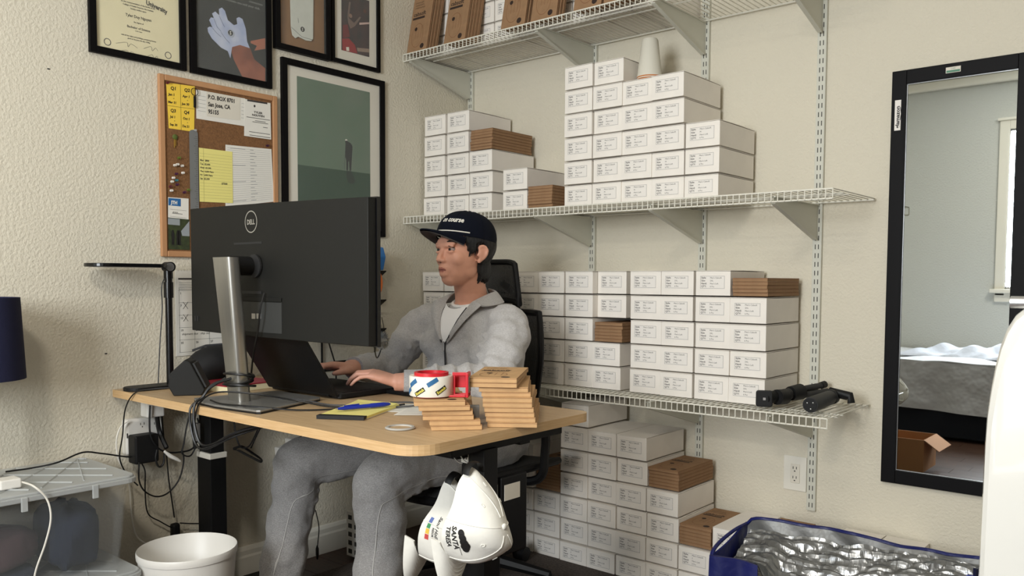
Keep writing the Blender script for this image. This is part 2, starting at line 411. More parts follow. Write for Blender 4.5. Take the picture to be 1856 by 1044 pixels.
for nm, z, xr in SH:
    t = thing('wire_shelf', (0, 0, z), f'white ventilated wire shelf, the {nm} one of three on the back wall', 'shelf', 'wire shelves on the back wall')
    r_ = .0028
    lip = MB().tube([(0, -SHD, 0), (xr, -SHD, 0)], r_, 6).build('lip_rail', M['wire'], t, smooth=True)
    MB().tube([(0, -SHD, -.029), (xr, -SHD, -.029)], r_, 6).build('lip_rail', M['wire'], t, smooth=True)
    MB().tube([(0, -.018, -.004), (xr, -.018, -.004)], .0034, 6).build('back_rail', M['wire'], t, smooth=True)
    for yy in (-.265, -.315): MB().tube([(.04, yy, -.006), (xr, yy, -.006)], r_, 6).build('support_wire', M['wire'], t, smooth=True)
    n = int(xr/.0208); me = None
    for k in range(n+1):
        if me is None:
            o = MB().tube([(0, -.012, .0), (0, -SHD+.002, .0), (0, -SHD-.0035, -.003), (0, -SHD-.0035, -.03)], .0019, 5).build('cross_wire', M['wire'], t, smooth=True); me = o.data
        else:
            o = bpy.data.objects.new('cross_wire', me); COL.objects.link(o); o.parent = t
        o.location = (xr*k/n, 0, 0)
    for i, x in enumerate(STD):
        b = thing('shelf_bracket', (x, 0, z), f'white tapered steel bracket under the {nm} wire shelf, ' + ['nearest the corner', 'second from the corner', 'third from the corner', 'farthest right'][i], 'shelf bracket', 'brackets under the wire shelves')
        y0, y1 = -.015, -SHD+.012
        poly = [(y0, -.012), (y1, -.012), (y1, -.03), (y0-.02, -.128), (y0, -.128)]
        MB().prism(poly, -.0015, .0015, 0).build('web', M['steel'], b)
        MB().prism([(y1, -.03), (y1, -.034), (y0-.02, -.132), (y0-.02, -.128)], -.0075, .0075, 0).build('lower_flange', M['steel'], b)
        MB().box(-.0075, .0075, y1, y0, -.014, -.0105).build('upper_flange', M['steel'], b)

# ------------------------------------------------------------------ cartons
CW, CD, CH = .1275, .276, .0865
def label_print(size):
    mb = MB(); fn = lambda u, v: (u, -CD/2-.0011, v)
    L, R_, B, T_ = -.046, .043, .0245, .0665; e = .0006
    rect2(mb, fn, L, R_, T_-e, T_); rect2(mb, fn, L, R_, B, B+e); rect2(mb, fn, L, L+e, B, T_); rect2(mb, fn, R_-e, R_, B, T_)
    for k, (a, b) in enumerate((('Style', "Men's Cabsoft"), ('Size', size), ('Hand', "Men's Left"), ('QTY', '6 Pcs'))):
        yy = T_-.0085-k*.0098
        puttext(mb, a+':', fn, .0088, L+.003, yy, bold=.018)
        puttext(mb, b, fn, .0074, L+.036, yy)
    return mb
def make_carton(size):
    t = thing('mailer_carton', (0, 0, 0), 'x', 'box')
    w2, d2 = CW/2, CD/2
    MB().box(-w2, w2, -d2, d2, 0, CH-.004).build('body', M['carton'], t, bevel=.0016)
    mb = MB()
    def top(u, v): return ((u-.5)*(CW+.0004), (v-.5)*(CD+.0004), CH-.0032+.0026*math.sin(PI*v)*(.6+.4*math.sin(PI*u)))
    mb.grid(top, 4, 6, .0014); mb.build('lid', M['carton'], t)
    s = MB().box(-.0475, .0445, -d2-.0009, -d2+.0002, .0225, .068).build('address_label', M['sticker'], t)
    label_print(size).build('label_print', M['ink'], s)
    return t
protos = {}; ncart = 0
def carton(x, yf, z, size, label, group, jitter=True):
    "x = left edge, yf = front plane, z = bottom"
    j = rng.uniform
    dx, dy, rz = (j(-.0008, .0008), j(-.006, .004), j(-.006, .006)) if jitter else (0, 0, 0)
    loc = (x+CW/2+dx, yf+CD/2+dy, z)
    if size not in protos:
        t = make_carton(size); protos[size] = t; t.location = loc; t.rotation_euler = (0, 0, rz); tag(t, label, 'box', group)
        return t
    return dup(protos[size], loc, rz, label, group)
ORD = ['first', 'second', 'third', 'fourth', 'fifth', 'sixth', 'seventh', 'eighth', 'ninth', 'tenth']
LAY = ['bottom layer', 'second layer up', 'third layer up', 'fourth layer up', 'fifth layer up', 'sixth layer up', 'seventh layer up']
def stack(cols, z0, pitch, size, where, yf=-.30):
    for ci, (x, n) in enumerate(cols):
        if n is None: continue
        dxc = rng.uniform(-.004, .002)
        for k in range(n):
            carton(x, yf+dxc, z0+pitch*k, size, f'white carton, {ORD[ci]} column from left, {LAY[k]}, {where}', 'white labelled cartons, '+where)
# thin kraft boxes
KW, KD, KH = .122, .262, .0118
def kraft_print(mb, face):
    # face(u,v): u across the width, v along the length from the bottom
    mb.mi = 1
    rect2(mb, face, -.052, .022, .150, .160); puttext(mb, 'cabsoft', face, .026, -.050, .166, bold=.02)
    disc2(mb, face, -.022, .105, .0085); disc2(mb, face, .030, .022, .0115)
    for k in range(3): puttext(mb, 'premium golf glove'[:12+2*k], face, .009, -.046, .225-.012*k)
    mb.mi = 2
    ring2(mb, face, -.008, .075, .034, .0352, 24, 1.55)
    for a in (-.02, -.004, .012): rect2(mb, face, a, a+.0012, .06, .115)
def make_kraft(m, printed=True, standing=False):
    t = thing('glove_box', (0, 0, 0), 'x', 'box')
    if not standing:
        MB().box(-KW/2, KW/2, -KD/2, KD/2, 0, KH).build('body', m, t, bevel=.0008, seg=1)
        MB().box(-KW/2-.0003, KW/2+.0003, -KD/2-.0003, KD/2+.0003, KH*.82, KH*.9).build('lid_seam', M['kinkl'], t)
        if printed:
            mb = MB(); kraft_print(mb, lambda u, v: (u, v-KD/2, KH+.0004)); mb.build('printed_logo', [M['kinkd'], M['kinkd'], M['kinkl']], t)
    else:
        MB().box(-KW/2, KW/2, 0, KH, 0, KD).build('body', m, t, bevel=.0008, seg=1)
        MB().box(-KW/2-.0003, KW/2+.0003, KH*.15, KH*.25, -.0003, KD+.0003).build('lid_seam', M['kinkl'], t)
        if printed:
            mb = MB(); kraft_print(mb, lambda u, v: (u, -.0004, v)); mb.build('printed_logo', [M['kinkd'], M['kinkd'], M['kinkl']], t)
    return t
kp = {}
def kraft(x, y, z, rz, kind, label, group, rx=0):
    if kind not in kp:
        t = make_kraft(M['kraft'] if kind.startswith('desk') else M['kraft2'], kind.endswith('p'), kind.startswith('stand')); kp[kind] = t
        t.location = (x, y, z); t.rotation_euler = (rx, 0, rz); tag(t, label, 'box', group); return t
    t = dup(kp[kind], (x, y, z), rz, label, group); t.rotation_euler = (rx, 0, rz); return t
def kpile(x0, yf, z, n, where, pitch=.0121):
    for k in range(n):
        pos = 'top' if k == n-1 else ('bottom' if k == 0 else ORD[k]+' from bottom')
        kraft(x0+KW/2+rng.uniform(-.0015, .0015), yf+KD/2+rng.uniform(-.003, .003), z+pitch*k, rng.uniform(-.01, .01), 'flatp' if k == n-1 else 'flat', f'thin brown kraft box, {pos} of {where}', 'thin kraft boxes, '+where)
zm = 1.3895
PM = .0899
stack([(.017, 5), (.158, 5), (.297, 3), (.479, 2)], zm, PM, 'L', 'left group on middle shelf')
kpile(.299, -.30, zm+3*PM-.0005, 7, 'kraft pile on left middle-shelf cartons')
kpile(.615, -.30, zm, 8, 'kraft pile standing on the middle shelf')
stack([(.799, 6), (.931, 6), (1.057, 5), (1.183, 5), (1.314, 3)], zm, PM, 'M', 'right group on middle shelf')
zl = .7035
PL = .0896
stack([(.012, 5), (.145, 5), (.278, 5), (.409, 5), (.5395, 5), (.672, 5), (.807, 5), (.932, 2)], zl, PL, 'XL', 'left group on lower shelf')
kpile(.945, -.30, zl+2*PL, 6, 'kraft pile on the left lower-shelf cartons')
for k in (3, 4): tag(dup(protos['XL'], (.936+CW/2, -.235+CD/2-.035, zl+PL*k), 0), f'white carton pushed back above the kraft pile, {LAY[k]}, lower shelf', 'box', 'white cartons pushed back on lower shelf')
stack([(1.102, 5), (1.230, 5), (1.365, 5), (1.493, 4)], zl, PL, '2XL', 'right group on lower shelf')
kpile(1.500, -.30, zl+4*PL, 5, 'kraft pile on right lower-shelf cartons')
PF = .0915
fc = [(.530, 5), (.661, 3), (.795, 7), (.925, 6), (1.056, 6), (1.186, 4), (1.3165, 2), (1.448, 3), (1.579, 2)]
stack(fc, 0.0, PF, 'S', 'floor stack below the lower shelf', -.306)
kpile(.665, -.30, 3*PF, 10, 'tall kraft pile in the floor stack')
kpile(1.188, -.30, 4*PF, 6, 'kraft pile on fourth layer of floor stack')
kpile(1.318, -.30, 2*PF, 6, 'kraft pile on second layer of floor stack')
kpile(1.582, -.30, 2*PF, 7, 'kraft pile behind the blue insulated bag')
for i, x in enumerate((1.80, 1.932)):
    for k in range(3):
        carton(x, -.285, PF*k, 'S', f'white carton behind the insulated bag, {["left","right"][i]} column, {LAY[k]}', 'white cartons behind the insulated bag')
# top shelf: cartons behind, kraft boxes standing and leaning in front
zt = 2.0915
for ci, x in enumerate([.015+.133*i for i in range(9)]):
    for k in range(3 if ci < 6 else 2):
        carton(x, -.277, zt+PM*k, 'L', f'white carton on the top shelf, {ORD[ci]} column from left, {LAY[k]}', 'white cartons on the top shelf', False)
for gi, (x, n) in enumerate(((.002, 4), (.228, 5), (.545, 3), (.697, 3), (.898, 3), (1.03, 3))):
    for k in range(n):
        off = .0135*k
        o = kraft(x+KW/2+.004*k, -.392+off+(.002 if k else 0), zt+.0026, rng.uniform(-.004, .004), 'standp' if k == 0 else 'stand', f'brown kraft box upright on the top shelf, {ORD[gi]} bundle from left, {ORD[k]} from the front', 'kraft boxes standing on the top shelf', rx=-.20)
# cone diffuser
t = thing('cone_diffuser', (1.118, -.215, zm+5*PM-.0015), 'white ceramic cone with an orange wooden base on top of the cartons', 'diffuser')
MB().lathe([(0, .012), (.046, .012), (.046, .02), (.030, .15), (.026, .157), (.010, .160), (0, .160)], 32).build('cone', M['cone'], t, smooth=True)
MB().lathe([(0, 0), (.034, 0), (.043, .008), (.047, .018), (.045, .0215), (0, .0215)], 32).build('wooden_base', M['conewood'], t, smooth=True)
# ------------------------------------------------------------------ mirror on the back wall
mx0, mx1, mz0, mz1, mf = 1.908, 2.306, .449, 1.790, .044
t = thing('wall_mirror', (mx0, 0, mz0), 'tall black framed mirror on the back wall reflecting bed and window', 'mirror')
T0 = Matrix.Translation((0, 0, 0))
W_, H_ = mx1-mx0, mz1-mz0
for nm, a in (('frame_side', (0, mf, -.024, -.002, 0, H_)), ('frame_side', (W_-mf, W_, -.024, -.002, 0, H_)), ('frame_rail', (mf, W_-mf, -.024, -.002, 0, mf)), ('frame_rail', (mf, W_-mf, -.024, -.002, H_-mf, H_))):
    MB().box(*a).build(nm, M['frame'], t, bevel=.0015)
MB().box(mf-.002, W_-mf+.002, -.012, -.004, mf-.002, H_-mf+.002).build('mirror_glass', M['mirror'], t)
mb = MB()
for (a, b, c, d) in ((mf-.001, mf+.0012, mf, H_-mf), (W_-mf-.0012, W_-mf+.001, mf, H_-mf)): mb.box(a, b, -.0135, -.0118, c, d)
for (c, d) in ((mf-.001, mf+.0012), (H_-mf-.0012, H_-mf+.001)): mb.box(mf, W_-mf, -.0135, -.0118, c, d)
mb.build('bright_edge', M['silver'], t)
# stickers on the frame
s = MB(); fn = lambda u, v: (u, -.0252, v)
s.box(.158, .200, -.0250, -.024, H_-.030, H_-.012); o = s.build('frame_sticker', M['mount'], t, bevel=.001)
mb = MB(); mb.mi = 0; rect2(mb, fn, .160, .198, H_-.0285, H_-.022); puttext(mb, 'CARE', fn, .0055, .179, H_-.019, 'c'); mb.build('sticker_print', mat('sticker_green', (70, 130, 100), .5), o)
zc = 1.652-mz0
s = MB(); s.box(.011, .030, -.0250, -.024, zc-.052, zc+.045); o = s.build('frame_sticker', M['sticker'], t, bevel=.004)
mb = MB(); fv = lambda u, v: (.026-v, -.0254, zc-.045+u); puttext(mb, 'glamazon', fv, .0165, 0, .0, bold=.03, width=.019)
mb.tube([(.028, -.0254, zc-.02), (.031, -.0254, zc+.0), (.028, -.0254, zc+.022)], .0008, 4)
mb.build('sticker_print', M['ink2'], o)
# outlet
ox, oz = at(1445, 858, 1, 0).x, at(1445, 858, 1, 0).z
t = thing('wall_outlet', (ox, 0, oz), 'cream double wall outlet beside the rightmost shelf standard', 'outlet')
MB().box(-.048, .035, -.006, -.0005, -.062, .062).build('cover_plate', M['trim'], t, bevel=.002)
mb = MB().box(-.022, .012, -.009, -.0055, -.034, .034); mb.build('socket_face', M['mount'], t, bevel=.0015)
mb = MB()
for k in (-1, 1):
    for a in (-.012, .0): mb.box(a-.0012, a+.0012, -.0094, -.0088, k*.017-.001, k*.017+.008)
    mb.box(-.0085, -.0035, -.0094, -.0088, k*.017-.010, k*.017-.006)
mb.build('socket_slots', M['slot'], t)

# ------------------------------------------------------------------ pictures on the left wall
def framed(name, y0, y1, z0, z1, fw, label, cat='picture', dp=.016):
    t = thing(name, (0, y0, z0), label, cat)
    w_, h_ = y1-y0, z1-z0
    MB().box(.001, dp, 0, fw, 0, h_).build('frame_side', M['frame'], t, bevel=.0012); MB().box(.001, dp, w_-fw, w_, 0, h_).build('frame_side', M['frame'], t, bevel=.0012)
    MB().box(.001, dp, fw, w_-fw, 0, fw).build('frame_rail', M['frame'], t, bevel=.0012); MB().box(.001, dp, fw, w_-fw, h_-fw, h_).build('frame_rail', M['frame'], t, bevel=.0012)
    MB().box(dp-.006, dp-.005, fw, w_-fw, fw, h_-fw).build('glazing', M['picglass'], t)
    return t
def wall_sheet(t, nm, m, y0, y1, z0, z1, x0=.003, x1=.006):
    return MB().box(x0, x1, y0, y1, z0, z1).build(nm, m, t, world=True)
C1 = lambda X: (lambda a, b: at(140+a/3.07, b/3.07, 0, X))
def trace(pts, X): f = C1(X); return [f(*p) for p in pts]
def flat(nm, m, pts, X, t):
    P = trace(pts, X); mb = MB(); n = len(P); mb.add(P, [tuple(range(n))]); return mb.build(nm, m, t, world=True)
def discw(nm, m, c, r, X, t, r0=0):
    p = C1(X)(*c); fn = lambda u, v: (X, u, v); mb = MB()
    (ring2(mb, fn, p.y, p.z, r0, r) if r0 else disc2(mb, fn, p.y, p.z, r)); return mb.build(nm, m, t, world=True)
t = framed('framed_diploma', -1.738, -1.417, 1.822, 2.125, .022, 'black framed cream diploma at top left of the left wall', 'diploma')
wall_sheet(t, 'diploma_sheet', M['parch'], -1.72, -1.435, 1.84, 2.11)
mb = MB(); X = .0066; fn = lambda u, v: (X, u, v); yc = -1.578
def arch(u, v):  # text bending down to the right
    return (X, yc+u, 2.030-.9*u*u-.08*u+v)
puttext(mb, 'University', lambda u, v: arch(u+.026, v-.014), .021, 0, 0, bold=.04, width=.0175)
for k, (s_, sz, dz) in enumerate((('on the recommendation of the faculty of the', .0068, 2.004), ('College of Health Sciences, the trustees', .0068, 1.995), ('hereby confers upon', .0068, 1.986), ('Tyler Duy Nguyen', .0125, 1.961), ('the degree of', .0065, 1.945), ('Bachelor of Science', .0105, 1.926), ('in the major', .005, 1.918), ('with all the rights and privileges pertaining thereto', .0062, 1.897), ('given at San Jose this day of May', .0062, 1.889))):
    puttext(mb, s_, fn, sz, yc, dz, 'c', bold=.02, width=sz*.92)
mb.build('diploma_print', mat('diploma_ink', (74, 68, 54), .8), t, world=True)
for c in ((168, 233), (506, 308)):
    o = discw('seal', mat('seal_ring', (70, 62, 66), .6), c, .0115, X, t, .0092)
for a, b in (((215, 240), (335, 268)), ((225, 285), (330, 310)), ((370, 270), (450, 285)), ((385, 315), (450, 330))):
    P = trace([a, ((a[0]+b[0])/2, (a[1]+b[1])/2-18), ((a[0]+b[0])/2+8, (a[1]+b[1])/2+6), ((a[0]+b[0])/2+25, (a[1]+b[1])/2-10), b], X)
    MB().tube(spline(P, 4), .00045, 4).build('signature', M['ink'], t, world=True)

t = framed('glove_poster', -1.401, -1.079, 1.821, 2.28, .022, 'black framed dark poster of a gloved golf hand, second from left on top row', 'poster')
wall_sheet(t, 'poster_sheet', mat('poster_charcoal', (44, 44, 43), .6, noise=.25, nscale=14), -1.38, -1.10, 1.842, 2.26)
X = .0066
flat('printed_arm', mat('poster_skin', (164, 98, 74), .6, rgb2=(120, 66, 50), nscale=14), [(850, 262), (905, 250), (962, 268), (985, 330), (1046, 380), (1046, 463), (925, 440), (870, 330)], X, t)
flat('printed_thumb', mat('poster_skin2', (170, 104, 80), .6), [(965, 228), (1046, 212), (1046, 272), (985, 282), (1000, 255), (965, 240)], X, t)
flat('printed_glove', mat('poster_glove', (196, 202, 220), .6, rgb2=(160, 172, 206), nscale=22), [(725, 155), (737, 148), (752, 152), (734, 112), (744, 96), (760, 100), (750, 75), (768, 64), (790, 85), (788, 50), (805, 42), (822, 60), (838, 112), (872, 140), (890, 134), (886, 102), (900, 95), (920, 106), (938, 160), (945, 230), (960, 268), (905, 250), (862, 262), (852, 325), (838, 285), (800, 265), (750, 215), (728, 178)], X+.0003, t)
for a in ([(760, 104), (778, 150), (800, 175)], [(790, 88), (808, 128), (820, 150)], [(752, 155), (772, 180), (800, 205)], [(800, 180), (825, 215), (848, 240)]):
    MB().tube(trace(a, X+.0007), .0007, 4).build('glove_seam', mat('glove_seam_grey', (104, 110, 134), .7), t, world=True)
discw('printed_badge_rim', mat('badge_grey', (170, 176, 190), .6), (856, 186), .0145, X+.0006, t)
discw('printed_badge', M['ink2'], (853, 183), .0095, X+.0009, t)
mb = MB(); p = C1(X+.0013)(853, 183); puttext(mb, 'S', lambda u, v: (X+.0013, u, v), .017, p.y, p.z-.006, 'c', bold=.02); mb.build('badge_letter', M['paper'], t, world=True)
mb = MB(); p = C1(X)(985, 22); f2 = lambda u, v: (X, u, v)
puttext(mb, 'connection', f2, .0125, -1.112, p.z+.001, 'r'); puttext(mb, 'between you and your club.', f2, .0125, -1.122, p.z-.016, 'r'); mb.build('poster_text', mat('poster_text_grey', (150, 150, 146), .7), t, world=True)

t = framed('glove_shadow_box', -1.066, -.813, 1.976, 2.32, .021, 'black shadow box framing a white golf glove on brown backing', 'picture', .024)
wall_sheet(t, 'brown_backing', mat('brown_backing', (136, 98, 60), .8, noise=.08, nscale=12), -1.045, -.834, 1.997, 2.30)
f = C1(.010)
gp = [(1183, -40), (1315, -40), (1313, 215), (1303, 230), (1270, 225), (1230, 205), (1214, 214), (1196, 196), (1188, 150)]
mb = MB(); P0 = trace(gp, .0065); P1 = trace(gp, .0125); n = len(P0)
mb.add(P0+P1, [tuple(range(n)), tuple(range(n, 2*n))]+[(i, (i+1) % n, n+(i+1) % n, n+i) for i in range(n)]); mb.build('white_glove', mat('white_leather', (206, 208, 198), .6, noise=.05, nscale=40), t, world=True, bevel=.002)
discw('glove_badge', M['ink2'], (1254, 163), .0095, .0131, t)
mb = MB(); p = C1(.0135)(1254, 163); puttext(mb, 'S', lambda u, v: (.0135, u, v), .015, p.y, p.z-.005, 'c', bold=.02); mb.build('badge_letter', M['paper'], t, world=True)
for a in ([(1190, 150), (1250, 205), (1312, 222)], [(1228, 100), (1232, 128)]): MB().tube(trace(a, .0131), .0006, 4).build('glove_stitch', M['dkgrey'], t, world=True)

t = framed('basketball_photo', -.803, -.551, 1.981, 2.32, .016, 'black framed basketball photo with white mat, right end of the top row', 'picture')
wall_sheet(t, 'mat_board', M['mount'], -.788, -.566, 1.996, 2.30)
X = .0066
flat('photo_print', mat('photo_dark', (46, 40, 42), .5, rgb2=(74, 52, 52), nscale=26), [(1470, -40), (1625, 5), (1625, 318), (1470, 278)], X, t)
flat('printed_shorts', mat('print_red', (150, 34, 38), .5), [(1474, 215), (1512, 214), (1545, 250), (1560, 298), (1520, 290), (1476, 278)], X+.0003, t)
flat('printed_shirt', mat('print_maroon', (112, 34, 40), .5), [(1478, 140), (1505, 135), (1518, 205), (1478, 212)], X+.0003, t)
flat('printed_arms', mat('print_tan', (118, 96, 88), .5), [(1503, 90), (1512, 10), (1522, 12), (1512, 100), (1540, 128), (1572, 92), (1580, 98), (1545, 146), (1520, 160), (1508, 130)], X+.0004, t)
discw('printed_head', mat('print_tan2', (140, 110, 96), .5), (1521, 88), .0085, X+.0006, t)
discw('printed_ball', mat('print_ball', (92, 54, 44), .5), (1600, 62), .0085, X+.0006, t)
flat('printed_beam', mat('print_pink', (206, 176, 166), .5), [(1570, 126), (1625, 124), (1625, 134), (1570, 138)], X+.0003, t)
flat('printed_court', mat('print_court', (150, 128, 112), .5), [(1556, 265), (1625, 272), (1625, 292), (1560, 286)], X+.0003, t)
flat('printed_shoe', M['mount'], [(1496, 262), (1512, 262), (1514, 284), (1498, 282)], X+.0005, t)

t = framed('green_golfer_print', -1.036, -.527, 1.293, 1.950, .024, 'large black framed green print of a lone golfer, right of the cork board', 'picture')
wall_sheet(t, 'mat_board', M['mount'], -1.013, -.55, 1.317, 1.927)
pa, pb, pc, pd = C1(.0066)(1222, 422), C1(.0066)(1628, 517), C1(.0066)(1225, 915), C1(.0066)(1628, 965)
ya, yb = pa.y, pb.y; zh = pc.z
wall_sheet(t, 'printed_sky', M['green1'], ya, yb, zh, pa.z, .006, .0067)
wall_sheet(t, 'printed_ground', M['green2'], ya, yb, 1.385, zh, .006, .0067)
X = .0072
flat('printed_golfer', mat('print_black', (30, 32, 32), .6), [(1494, 800), (1490, 788), (1497, 780), (1506, 788), (1522, 797), (1532, 815), (1528, 880), (1524, 950), (1515, 950), (1512, 895), (1508, 900), (1507, 948), (1498, 948), (1497, 890), (1490, 870), (1492, 812)], X, t)
flat('printed_cap', M['mount'], [(1490, 782), (1493, 774), (1501, 775), (1504, 783)], X+.0003, t)
flat('printed_shadow', mat('print_shadow', (22, 40, 30), .6), [(1497, 950), (1524, 952), (1550, 1010), (1535, 1024), (1508, 1018), (1500, 990)], X, t)
MB().tube(trace([(1489, 868), (1487, 945)], X+.0003), .0006, 4).build('printed_club', M['dkgrey'], t, world=True)

# ------------------------------------------------------------------ cork board and what is pinned to it
C2 = lambda X: (lambda a, b: at(270+a/2.9, 120+b/2.9, 0, X))
y0, y1, z0, z1, fw = -1.517, -1.057, 1.186, 1.797, .020
t = thing('cork_board', (0, y0, z0), 'wood framed cork notice board on the left wall above the monitor', 'notice board')
w_, h_ = y1-y0, z1-z0
MB().box(.001, .009, fw, w_-fw, fw, h_-fw).build('cork_sheet', M['cork'], t)
for a in ((.001, .015, 0, fw, 0, h_), (.001, .015, w_-fw, w_, 0, h_)): MB().box(*a).build('frame_side', M['corkframe'], t, bevel=.003)
for a in ((.001, .015, fw, w_-fw, 0, fw), (.001, .015, fw, w_-fw, h_-fw, h_)): MB().box(*a).build('frame_rail', M['corkframe'], t, bevel=.003)
def pinned(name, m, pts, X, label, cat='paper', th=.0006):
    P = [C2(X)(*p) for p in pts]; Q = [p+Vector((th, 0, 0)) for p in P]; n = len(P); mb = MB()
    mb.add(P+Q, [tuple(range(n)), tuple(range(n, 2*n))]+[(i, (i+1) % n, n+(i+1) % n, n+i) for i in range(n)])
    o = mb.build(name, m, None, origin=P[0]); tag(o, label, cat); return o
def sheetfn(pts, X):
    "bilinear map of a quad TL,TR,BR,BL: u 0..1 right, v 0..1 up"
    a, b, c, d = [C2(X)(*p) for p in pts]
    return lambda u, v: (d*(1-u)+c*u)*(1-v)+(a*(1-u)+b*u)*v
q = [(90, 86), (241, 106), (237, 345), (104, 326)]
o = pinned('quarter_card', M['yellow'], q, .0098, 'yellow card of handwritten quarter dates pinned at top left of cork board')
fn = sheetfn(q, .0108); mb = MB()
rect2(mb, fn, .485, .495, 0, 1); rect2(mb, fn, 0, 1, .497, .503)
for (u, v, s_, z_) in ((.14, .86, 'Q1', .115), (.62, .86, 'Q2', .115), (.06, .73, 'Jan 1', .085), (.22, .655, '-', .08), (.03, .56, 'Mar 31', .08), (.56, .73, 'Apr 1', .085), (.72, .655, '-', .08), (.53, .56, 'Jun 30', .08), (.10, .37, 'Q3', .115), (.60, .37, 'Q4', .115), (.08, .24, 'Jul 1', .085), (.22, .165, '-', .08), (.05, .07, 'Sep 30', .08), (.56, .24, 'Oct 1', .085), (.72, .165, '-', .08), (.53, .07, 'De 31', .085)):
    puttext(mb, s_, fn, z_*.88, u, v, bold=.035, width=z_*1.32, shear=.1)
mb.build('handwriting', mat('pen_ink', (52, 44, 30), .7), o, world=True)
q = [(247, 122), (505, 170), (500, 315), (249, 275)]
o = pinned('address_sheet', M['paper'], q, .0098, 'white sheet with handwritten P.O. box address at top of cork board')
fn = sheetfn(q, .0108); q2 = [(302, 133), (480, 165), (480, 285), (304, 262)]
f3 = sheetfn(q2, .0112)
mb = MB(); rect2(mb, f3, 0, 1, 0, 1); mb.build('address_card', M['mount'], o, world=True)
mb = MB(); f4 = sheetfn(q2, .0117)
for k, s_ in enumerate(('P.O. BOX 8701', 'San Jose, CA', '95155')): puttext(mb, s_, f4, .24, .04, .72-.30*k, bold=.03, width=.125, shear=.05)
mb.build('handwriting', M['ink2'], o, world=True)
mb = MB()
for k in range(5): rect2(mb, fn, .03, .19, .80-.13*k, .81-.13*k); rect2(mb, fn, .93, .985, .80-.13*k, .81-.13*k)
mb.build('printed_lines', M['rule'], o, world=True)
q = [(503, 172), (638, 194), (642, 386), (500, 366)]
o = pinned('name_badge', M['paper'], q, .0112, 'white name badge card pinned at top right of cork board', 'badge')
fn = sheetfn(q, .0122); mb = MB()
rect2(mb, fn, .10, .88, .955, 1.0); puttext(mb, 'TYLER', fn, .075, .52, .66, 'c', bold=.04, width=.115); puttext(mb, 'NGUYEN', fn, .075, .52, .58, 'c', bold=.04, width=.115)
for v, a, b in ((.52, .08, .97), (.45, .40, .80), (.41, .30, .90), (.30, .70, .88), (.13, .18, .96), (.04, .20, .97)): rect2(mb, fn, a, b, v, v+.014)
disc2(mb, fn, .38, .85, .035)
mb.build('badge_print', M['ink'], o, world=True)
q = [(402, 412), (643, 436), (657, 712), (402, 740)]
o = pinned('statement_sheet', M['paper'], q, .0098, 'white printed list sheet pinned at right of cork board')
fn = sheetfn(q, .0108); mb = MB()
for k in range(26): rect2(mb, fn, .04, .97, .955-.036*k, .958-.036*k)
for k in range(17): rect2(mb, fn, .52, .60+.03*(k % 3), .945-.055*k, .953-.055*k)
for k in (0, 6, 12, 19): rect2(mb, fn, .10, .42, .948-.046*k, .955-.046*k)
mb.build('printed_lines', M['rule'], o, world=True)
q = [(262, 428), (438, 450), (441, 720), (266, 712)]
o = pinned('ledger_page', M['ypaper'], q, .0112, 'yellow ruled page with handwritten figures pinned over the white list')
fn = sheetfn(q, .0122); mb = MB()
for k in range(16): rect2(mb, fn, .02, .98, .90-.055*k, .903-.055*k)
rect2(mb, fn, .13, .137, 0, 1)
mb.build('ruled_lines', mat('rule_olive', (176, 168, 104), .8), o, world=True)
mb = MB()
for k, s_ in enumerate(('Mon  $800', 'Tue  $2,000', 'Wed  $3,200', 'Thu  4,600 Pairs', 'Fri  5,000 Pairs', 'Sat  $2,200')): puttext(mb, s_, fn, .042, .03, .76-.068*k, bold=.03, width=.06)
puttext(mb, '$7500', fn, .05, .66, .35, bold=.03, width=.07); mb.build('handwriting', M['ink'], o, world=True)
# ruler
a, b, c, d = [C2(.0128)(*p) for p in ((211, 332), (256, 342), (260, 790), (214, 790))]
mb = MB(); P = rrect((b.y-a.y), a.z-d.z, .012, 5, (a.y+b.y)/2, (a.z+d.z)/2); mb.prism(P, .0126, .0138, 0)
o = mb.build('steel_ruler', mat('ruler_steel', (140, 143, 146), .4, metal=.6), None, origin=(.0126, a.y, d.z)); tag(o, 'grey steel ruler hanging upright on the cork board', 'ruler')
mb = MB(); z = d.z+.01; k = 0
while z < a.z-.02:
    L = .008 if k % 4 else .013; fnr = lambda u, v: (.0142, u, v); rect2(mb, fnr, b.y-.002-L, b.y-.002, z, z+.0008); z += .0065; k += 1
mb.build('ruler_marks', M['ink'], o, world=True)
# round magnifier-like key ring
p = C2(.017)(240, 135); T = Matrix.Translation(p) @ Matrix.Rotation(PI/2, 4, 'Y')
t = thing('key_ring', p, 'black round key ring with strap hanging beside the yellow card', 'key ring')
mb = MB(); mb.tube([(p.x, p.y+.0125*math.cos(a), p.z+.0125*math.sin(a)) for a in [2*PI*k/20 for k in range(21)]], .0013, 6, cap=False); mb.build('ring', M['black'], t, smooth=True, world=True)
MB().box(p.x-.003, p.x+.002, p.y-.004, p.y+.004, p.z-.054, p.z-.014).build('strap', M['black'], t, world=True, bevel=.002)
# key
p = C2(.013)(137, 372)
t = thing('brass_key', p, 'small gold key with green head pinned on the cork board', 'key')
MB().ell(p, (.003, .0095, .0095), 14, 8).build('green_head', mat('key_green', (86, 100, 40), .5), t, world=True, smooth=True)
MB().box(p.x-.001, p.x+.001, p.y-.004, p.y-.0015, p.z-.036, p.z-.006).box(p.x-.001, p.x+.001, p.y+.001, p.y+.003, p.z-.030, p.z-.006).build('blade', mat('brass', (206, 168, 84), .3, metal=.8), t, world=True)
